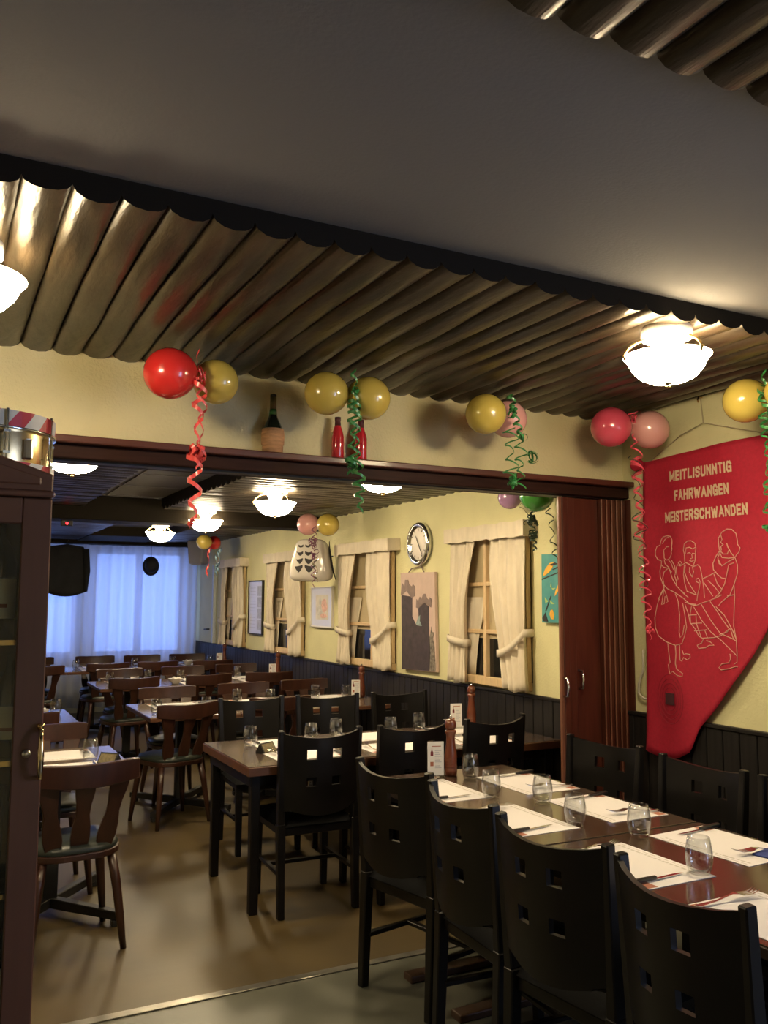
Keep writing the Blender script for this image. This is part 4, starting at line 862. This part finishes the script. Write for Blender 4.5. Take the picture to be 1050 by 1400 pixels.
for x, y, r, lb in (
    (1.655, 1.625, -PI/2-.07, 'black slotted chair beside the metal threshold table, fourth out from the beam'),
    (1.668, 2.140, -PI/2+.13, 'black slotted chair at the near table, third out from the beam'),
    (1.690, 2.668, -PI/2-.05, 'black slotted chair at the near table, second out from the beam'),
    (1.705, 3.215, -PI/2+.22, 'black slotted chair standing on the threshold strip, turned outward from the near table'),
    (2.890, 3.325, PI/2+.12, 'black chair in front of the folding door on the wall side of the near table'),
    (2.872, 2.705, PI/2, 'black chair right below the tip of the red banner'),
    (2.868, 2.180, PI/2, 'black chair against the dark wainscot, past the banner tip'),
    (1.822, 4.275, -.03, 'black slotted chair at the aisle end of the first row behind the beam'),
    (2.370, 4.262, .08, 'black slotted chair behind the white menu card of the near table'),
    (2.915, 4.278, .15, 'black slotted chair beside the tall pepper mill, close to the folding door'),
    (1.975, 5.835, PI-.05, 'black chair facing the camera across the first row, at its aisle end'),
    (2.520, 5.775, PI-.15, 'shiny black chair facing the camera across the first row, middle place'),
    (3.080, 5.735, PI, 'black chair facing the camera across the first row, against the wainscot')):
    put(black, .225, x, y, r, lb, GB)
for x, y, r, lb in (
    (.645, 4.190, .08, 'brown three-slat chair beside the cabinet, its back to the camera'),
    (.600, 5.560, PI+.03, 'brown chair facing the camera behind the small table with the tent card'),
    (.520, 6.130, .05, 'brown chair before the bluish second aisle table beside the cabinet'),
    (1.655, 6.235, .26, 'brown three-slat chair at the aisle end of the second row, its back to the camera'),
    (2.385, 6.350, -.03, 'brown chair with its back to the camera in the middle of the second row'),
    (1.775, 7.480, PI+.05, 'brown chair facing the camera at the aisle end of the second row'),
    (2.465, 7.550, PI+.09, 'brown chair facing the camera in the middle of the second row'),
    (3.080, 7.640, PI+.12, 'brown chair facing the camera in the second row under the tied curtain'),
    (1.710, 8.440, .15, 'brown chair with its back to the camera at the aisle end of the third row'),
    (2.450, 8.520, .18, 'brown chair with its back to the camera in the middle of the third row'),
    (3.080, 8.550, -.1, 'brown chair with its back to the camera in the third row by the wainscot'),
    (1.775, 9.640, PI+.1, 'brown chair facing the camera at the aisle end of the third row'),
    (2.470, 9.700, PI+.1, 'brown chair facing the camera in the middle of the third row'),
    (3.110, 9.800, PI+.05, 'brown chair facing the camera in the third row by the wainscot'),
    (1.080, 10.330, .1, 'brown chair, back to the camera, last row, next to the cabinet edge'),
    (1.810, 10.460, .1, 'brown chair, back to the camera, last row, second from the cabinet edge'),
    (2.400, 10.550, .15, 'brown chair, back to the camera, last row, third from the cabinet edge'),
    (3.045, 10.470, .0, 'brown chair, back to the camera, last row, by the wainscot'),
    (1.130, 11.880, PI, 'brown chair facing the camera before the sheer curtain, under the waistcoat'),
    (1.880, 11.900, PI, 'brown chair facing the camera before the sheer curtain, beside the waistcoat'),
    (2.470, 11.850, PI+.1, 'brown chair facing the camera before the sheer curtain, below the hat'),
    (3.080, 11.880, PI, 'brown chair facing the camera before the sheer curtain, in the corner')):
    put(brown, .262, x, y, r, lb, GW_)

# ------------------------------------------------------------------ tables
def top(t, x0, x1, y0, y1, z=.75, th=.034, m=TTOP, me=TEDGE):
    tp = MB().box(x0, x1, y0, y1, z-th, z-.004).build('tabletop', me, t, bevel=.003)
    MB().box(x0+.004, x1-.004, y0+.004, y1-.004, z-.004, z).build('surface', m, tp, bevel=.0015)
def near_table(y0, y1, lb):
    cx, cy = 2.265, (y0+y1)/2; t = thing('dining_table', lb, 'table', (cx, cy, 0), 0, 'dark tables of the near row')
    top(t, -.40, .40, y0-cy, y1-cy, m=TTOP, me=mat('black_table_edge', (.03, .02, .016), .4))
    for s_ in (-1, 1):
        yy = s_*((y1-y0)/2 - .46)
        MB().box(-.035, .035, yy-.035, yy+.035, .03, .70).build('pedestal', BLACKW, t, bevel=.004)
        MB().box(-.42, .37, yy-.035, yy+.035, 0, .03).build('foot', mat('dark_brown_wood', (.05, .025, .014), .45), t, bevel=.006)
        MB().box(-.33, .33, yy-.03, yy+.03, .68, .716).build('cross_rail', BLACKW, t)
near_table(2.527, 3.83, 'dark table at the near row, nearer to the folding door')
near_table(1.218, 2.521, 'dark table of the near row with white placemats and forks')
def legged(x0, x1, y0, y1, out_, lb):
    cx, cy = (x0+x1)/2, (y0+y1)/2; t = thing('dining_table', lb, 'table', (cx, cy, 0), 0, 'tables behind the beam')
    a, b = (x1-x0)/2, (y1-y0)/2
    top(t, -a, a, -b, b, th=.05)
    for px, py in ((out_*(a-.06), -b+.08), (out_*(a-.06), b-.08), (-out_*(a-.06), 0)): MB().bar((px, py, 0), (px, py, .70), .045, .05).build('leg', BLACKW, t, bevel=.004)
    MB().box(-a+.03, a-.03, -b+.06, b-.06, .64, .70).build('apron', BLACKW, t)
legged(1.455, 2.45, 4.335, 5.19, -1, 'dark table with a black tent card at the aisle end of the first row')
legged(2.455, 3.45, 4.335, 5.19, 1, 'dark table of the first row standing against the wainscot')
def crossfoot(x0, x1, y0, y1, lb, m=TTOP2, k=.66):
    cx, cy = (x0+x1)/2, (y0+y1)/2; t = thing('pedestal_table', lb, 'table', (cx, cy, 0), 0, 'pedestal tables behind the beam')
    a, b = (x1-x0)/2, (y1-y0)/2
    top(t, -a, a, -b, b, m=m)
    MB().box(-.035, .035, -.035, .035, .05, .70).build('pedestal', IRON, t, bevel=.005)
    for sx in (-1, 1):
        for sy in (-1, 1):
            MB().bar((0, 0, .055), (sx*a*k, sy*b*k, .05), .05, .045, .05, .04, up=(0,0,1)).bar((sx*a*k*.93, sy*b*k*.93, .0), (sx*a*k*.93, sy*b*k*.93, .03), .05).build('foot', IRON, t, bevel=.004)
    MB().box(-a*.7, a*.7, -.03, .03, .69, .716).box(-.03, .03, -b*.7, b*.7, .69, .716).build('cross_rail', IRON, t)
for n, (x0, x1, y0, y1, lb) in enumerate((
    (.24, .945, 4.48, 5.335, 'small pedestal table with tent card and cream placemats beside the cabinet'),
    (.22, .93, 6.335, 7.21, 'small bluish pedestal table with tumbler and bowl beside the cabinet'),
    (1.41, 2.088, 6.41, 7.33, 'pedestal table at the aisle end of the second row'),
    (2.092, 2.768, 6.41, 7.33, 'pedestal table in the middle of the second row'),
    (2.772, 3.45, 6.41, 7.33, 'pedestal table of the second row against the wainscot'),
    (1.43, 2.098, 8.66, 9.49, 'pedestal table at the aisle end of the third row'),
    (2.102, 2.773, 8.66, 9.49, 'pedestal table in the middle of the third row'),
    (2.777, 3.45, 8.66, 9.49, 'pedestal table of the third row against the wainscot'),
    (.70, 1.398, 10.80, 11.62, 'pedestal table of the last row below the waistcoat'),
    (1.402, 2.098, 10.80, 11.62, 'pedestal table of the last row, beside the one below the waistcoat'),
    (2.102, 2.773, 10.80, 11.62, 'pedestal table of the last row below the hat'),
    (2.777, 3.45, 10.80, 11.62, 'pedestal table of the last row in the corner by the wainscot'))):
    crossfoot(x0, x1, y0, y1, lb, k=.84 if n in (0, 2) else .5)

# ------------------------------------------------------------------ table settings
ZT = .7505
def make_mat():
    t = thing('placemat', '', 'placemat')
    MB().box(-.21, .21, -.145, .145, 0, .0012).build('paper', PAPER, t)
    q = MB(); rn = random.Random(3); x = -.19
    while x < .16:
        l = rn.uniform(.008, .026); q.box(x, x+l, .108, .116, .0012, .0015); x += l + .006
    q.build('printed_line', mat('faint_grey_ink', (.50, .47, .44), .8), t)
    q = MB(); x = -.19
    while x < .18:
        l = rn.uniform(.01, .03); q.box(x, x+l, .128, .132, .0012, .0015); x += l + .01
    q.build('printed_line', mat('faint_grey_ink', (.50, .47, .44), .8), t)
    MB().box(.15, .205, -.14, -.09, .0012, .0015).build('printed_picture', PRINT, t)
    MB().box(-.205, -.16, -.14, -.10, .0012, .0015).build('printed_picture', PRINT, t)
    return t
def make_glass():
    t = MB().lathe([(0, .004), (.024, .003), (.028, 0), (.031, .002), (.0385, .022), (.0425, .048), (.042, .066), (.038, .090), (.0335, .112), (.0325, .1125), (.0315, .112), (.036, .089), (.0398, .066), (.040, .048), (.0358, .024), (.027, .013), (0, .011)], 24).build('tumbler', GLASS, smooth=True)
    return tag(t, '', 'glass')
def make_fork():
    t = thing('fork', '', 'fork'); t.scale = (1.15, 1.25, 1.25)
    q = MB()
    # handle along -x, tines at +x
    pr_ = [(-.10, .006), (-.09, .0075), (-.03, .0035), (.02, .0032), (.035, .010), (.045, .0125), (.058, .0125)]
    zc = [.004, .003, .006, .014, .014, .011, .010]
    q.shell(len(pr_)-1, 1, lambda i, j: (pr_[i][0], (j*2-1)*pr_[i][1], zc[i]+.0016), lambda i, j: (pr_[i][0], (j*2-1)*pr_[i][1], zc[i]))
    q.build('handle', STEEL, t, smooth=False)
    for k in range(4):
        y = (k-1.5)*.0068
        MB().bar((.057, y, .0108), (.08, y, .0100), .0040, .0036, .0016, .0016, up=(0,0,1)).bar((.08, y, .0100), (.104, y, .016), .0036, .002, .0016, .001, up=(0,0,1)).build('tine', STEEL, t)
    return t
def make_knife():
    t = thing('steak_knife', '', 'knife')
    MB().bar((-.115, 0, .0085), (-.005, 0, .008), .017, .013, .014, .011, up=(0,0,1)).build('handle', KNIFEH, t, bevel=.003)
    MB().prism([(-.005, -.005), (-.005, .006), (.08, .007), (.105, .003), (.115, -.004), (.06, -.006)], lambda a, b, q: (a, b, .003+q), .0016).build('blade', STEEL, t)
    return t
PM, GL, FK, KN = Proto(make_mat()), Proto(make_glass()), Proto(make_fork()), Proto(make_knife())
GM, GG, GF, GK = 'paper placemats', 'stemless tumblers', 'forks', 'knives'
near = ['at the door end of the near table', 'at the second place from the folding door', 'at the third place from the folding door', 'at the outermost place of the near table']
for k, y in enumerate((3.435, 2.86, 2.22, 1.655)):
    PM.place((2.045, y, ZT), -PI/2 + .0, 'white placemat on the aisle side ' + near[k], GM)
    KN.place((2.00, y-.155, ZT+.002), .06 + .08*(k % 2), 'black-handled steak knife on the aisle-side placemat ' + near[k], GK)
    FK.place((2.03, y+.175, ZT+.002), .08 - .1*(k % 2), 'fork beside the aisle-side placemat ' + near[k], GF)
for k, y in enumerate((3.40, 2.865, 2.25, 1.68)):
    PM.place((2.495, y, ZT), PI/2 + (.06 if k == 2 else 0), 'white placemat on the wall side ' + near[k], GM)
    KN.place((2.55, y+.165, ZT+.002), PI + .1, 'black-handled steak knife on the wall-side placemat ' + near[k], GK)
    FK.place((2.53, y-.135, ZT+.002), PI - .15, 'fork on the wall-side placemat ' + near[k], GF)
nk = MB().box(-.085, .085, -.06, .06, 0, .006).build('folded_napkin', BLUEN, bevel=.002); nk.location = (2.57, 2.075, ZT+.0016); nk.rotation_euler = (0, 0, .2)
tag(nk, 'dark blue folded paper napkin under the fork on the wall side of the near table', 'napkin')
for x, y, lb in ((2.316, 3.600, 'tumbler on the near table beside the tall pepper mill'), (2.180, 3.225, 'tumbler at the inner corner of the first aisle-side placemat'),
                 (2.314, 3.040, 'tumbler between the first and second wall-side placemats'), (2.207, 2.700, 'tumbler at the corner of the second aisle-side placemat'),
                 (2.304, 2.462, 'tumbler standing on the joint of the two near tables'), (2.162, 2.050, 'large-looking tumbler on the outer near table, closest to the camera')):
    GL.place((x, y, ZT+.0018), random.random()*6, lb, GG)
seat = 0
def place_row(y_mid, places, ny, fy, row, depth=.13):
    for n, (x, side, word) in enumerate(places):
        sgn = -1 if side == 'near' else 1
        PM.place((x, y_mid + sgn*ny, ZT), 0 if side == 'near' else PI, 'cream placemat, %s of the %s' % (word, row), GM)
        FK.place((x - .17*-sgn, y_mid + sgn*ny, ZT+.002), PI/2 if sgn < 0 else -PI/2, 'fork by the placemat, %s of the %s' % (word, row), GF)
        KN.place((x + .17*-sgn, y_mid + sgn*ny, ZT+.002), PI/2 if sgn < 0 else -PI/2, 'steak knife by the placemat, %s of the %s' % (word, row), GK)
cs, fs_ = 'camera side', 'far side'
place_row(4.76, [(1.86, 'near', cs + ', aisle end'), (2.42, 'near', cs + ', middle'), (3.0, 'near', cs + ', wall end'), (1.90, 'far', fs_ + ', aisle end'), (2.48, 'far', fs_ + ', middle'), (3.06, 'far', fs_ + ', wall end')], .20, 0, 'first row')
place_row(6.87, [(2.40, 'near', cs + ', middle'), (1.77, 'far', fs_ + ', aisle end'), (2.45, 'far', fs_ + ', middle'), (3.08, 'far', fs_ + ', wall end'), (1.72, 'near', cs + ', aisle end')], .22, 0, 'second row')
place_row(9.07, [(1.77, 'near', cs + ', aisle end'), (1.80, 'far', fs_ + ', aisle end'), (2.47, 'near', cs + ', middle'), (2.47, 'far', fs_ + ', middle'), (3.1, 'near', cs + ', wall end'), (3.1, 'far', fs_ + ', wall end')], .21, 0, 'third row')
place_row(11.21, [(1.80, 'near', cs + ', second table'), (1.82, 'far', fs_ + ', second table'), (2.44, 'near', cs + ', below the hat'), (3.1, 'far', fs_ + ', in the corner')], .21, 0, 'last row')
place_row(4.905, [(.60, 'near', cs), (.60, 'far', fs_)], .20, 0, 'small table with the tent card')
for x, y, lb in ((1.672, 4.955, 'tumbler beside the black tent card on the first row'), (2.03, 4.90, 'tumbler seen over the aisle-end black chair, first of two'), (2.245, 5.02, 'tumbler seen over the aisle-end black chair, second of two'),
                 (2.58, 4.93, 'tumbler on the first row above the middle slotted chair'), (2.84, 5.03, 'tumbler on the first row near the small menu card'),
                 (1.49, 6.58, 'tumbler on the corner of the second row, above its aisle-end chair'), (1.86, 6.56, 'tumbler on the second row behind the turned brown chair'), (2.24, 7.00, 'tumbler before the middle facing chair of the second row'),
                 (2.49, 6.89, 'tumbler between two placemats of the second row'), (2.96, 7.06, 'tumbler before the facing chair of the second row under the tied curtain'), (3.20, 6.95, 'tumbler beside the menu card of the second row'),
                 (1.60, 9.16, 'tumbler at the aisle end of the third row'), (2.02, 9.36, 'tumbler on the third row between facing chairs'), (3.00, 9.38, 'tumbler on the third row by the wainscot'), (2.30, 9.1, 'tumbler beside the white bowl of the third row'),
                 (1.55, 11.2, 'tumbler on the last row below the waistcoat'), (2.26, 11.25, 'tumbler on the last row below the hat'), (2.75, 11.3, 'tumbler on the last row between the hat and the corner'), (3.25, 11.35, 'tumbler on the last row in the corner'),
                 (.765, 4.875, 'tumbler beside the tent card on the small table by the cabinet'), (.83, 6.92, 'tumbler on the bluish table beside the cabinet')):
    GL.place((x, y, ZT+.0018), random.random()*6, lb, GG)
# tent cards
def tent(x, y, rz, lb):
    t = thing('tent_card', lb, 'card', (x, y, ZT+.0018), rz, 'reserved tent cards')
    MB().prism([(-.032, 0), (.032, 0), (0, .052)], lambda a, b, q: (a, q-.055, b), .11).build('card', mat('black_card', (.012, .012, .013), .5), t)
    MB().add([(-.0325, -.048, .004), (-.0325, .048, .004), (-.006, .048, .046), (-.006, -.048, .046)], [(0, 1, 2, 3)]).add([(.0325, -.048, .004), (.0325, .048, .004), (.006, .048, .046), (.006, -.048, .046)], [(0, 1, 2, 3)]).build('printed_face', mat('olive_print', (.16, .13, .07), .6, noise=.3, nscale=60), t)
tent(1.685, 4.72, -1.05, 'black tent card before the tumbler at the aisle end of the first row')
tent(.845, 4.765, .75, 'tent card with olive face on the small table by the cabinet')
# menu cards and pepper mills
def menu(x, y, rz, lb, h_=.155, w_=.075):
    t = thing('menu_card', lb, 'menu', (x, y, ZT+.0018), rz, 'standing drinks menus')
    MB().box(-w_/2-.006, w_/2+.006, -.022, .022, 0, .007).build('base', CABGLASS, t)
    MB().box(-w_/2, w_/2, -.0012, .0012, .007, h_).build('card', WHITEP, t)
    MB().prism([(-.026, .098), (-.012, .098), (-.012, .115), (-.017, .124), (-.0175, .138), (-.0205, .138), (-.021, .124), (-.026, .115)], lambda a, b, q: (a, -.0013-q, b), .0005).build('printed_bottle', mat('wine_red_print', (.16, .02, .03), .7), t)
    MB().box(-.027, -.011, -.0018, -.0012, .05, .07).build('printed_picture', PRINT, t)
    q = MB()
    for k in range(10): q.box(-.004, .028 - .006*(k % 3), -.0018, -.0012, .04+.009*k, .0435+.009*k)
    q.build('text_line', mat('pale_grey_ink', (.45, .45, .5), .8), t)
    MB().box(-.02, .026, -.0018, -.0012, .141, .145).build('text_line', PRINT, t)
MILLW = mat('polished_mill_wood', (.15, .038, .016), .28, noise=.2, nscale=6, stretch=(3, 3, 1), coat=.5)
def mill(x, y, lb, s=1.0):
    t = thing('pepper_mill', lb, 'pepper mill', (x, y, ZT+.0018), 0, 'turned wooden pepper mills')
    pf = [(0, 0), (.031, 0), (.031, .03)]
    for k in range(4): z = .036+.014*k; pf += [(.0295, z), (.031, z+.004), (.031, z+.010)]
    pf += [(.029, .10), (.024, .14), (.021, .175), (.0225, .195), (.028, .205), (.028, .212), (.02, .218), (0, .218)]
    MB().lathe([(r*s, z*s) for r, z in pf], 20).build('body', MILLW, t, smooth=True)
    MB().lathe([(r*s, z*s) for r, z in [(0, .219), (.018, .219), (.026, .226), (.0285, .240), (.026, .255), (.017, .267), (0, .270)]], 20).build('head', MILLW, t, smooth=True)
    MB().lathe([(r*s, z*s) for r, z in [(0, .270), (.007, .271), (.008, .279), (.005, .284), (0, .285)]], 12).build('cap_nut', CHROME, t, smooth=True)
menu(2.185, 3.705, -.30, 'white drinks menu with a wine bottle print standing on the near table', .165, .08)
mill(2.270, 3.705, 'tall turned pepper mill standing on the near table')
menu(3.12, 5.02, -.25, 'drinks menu on the first row behind the beam by the wainscot', .16, .08); mill(3.26, 5.05, 'pepper mill on the first row below the tied curtain')
menu(3.27, 6.90, -.3, 'drinks menu on the second row by the wainscot'); mill(3.36, 6.97, 'pepper mill on the second row by the wainscot')
menu(3.27, 9.0, -.3, 'drinks menu on the third row by the wainscot'); mill(3.36, 9.08, 'pepper mill on the third row by the wainscot')
menu(3.29, 11.05, -.3, 'drinks menu on the last row by the wainscot'); mill(3.37, 11.1, 'pepper mill on the last row in the corner')
# white bowls
CER = mat('white_porcelain', (.72, .70, .68), .2, coat=.4)
for x, y, lb in ((2.19, 8.86, 'white bowl beside a tumbler on the third row'), (2.05, 11.05, 'white bowl on the last row below the waistcoat edge'), (2.95, 11.30, 'white bowl on the last row toward the corner'), (.70, 6.80, 'white bowl on the bluish table beside the cabinet')):
    t = thing('serving_bowl', lb, 'bowl', (x, y, ZT+.0018), 0, 'white bowls')
    MB().lathe([(0, .008), (.03, .006), (.032, 0), (.036, .0), (.04, .01), (.06, .03), (.072, .05), (.074, .052), (.070, .051), (.055, .032), (.03, .014), (0, .012)], 24).build('dish', CER, t, smooth=True)
    q = MB(); rn = random.Random(int(x*100))
    for k in range(3): a = k*2.1; q.tube([(.03*math.cos(a), .03*math.sin(a), .03), (.01*math.cos(a+.5), .01*math.sin(a+.5), .05), (.045*math.cos(a+2), .045*math.sin(a+2), .055)], .012, 6)
    q.build('wrapped_packet', WHITEP, t, smooth=True)
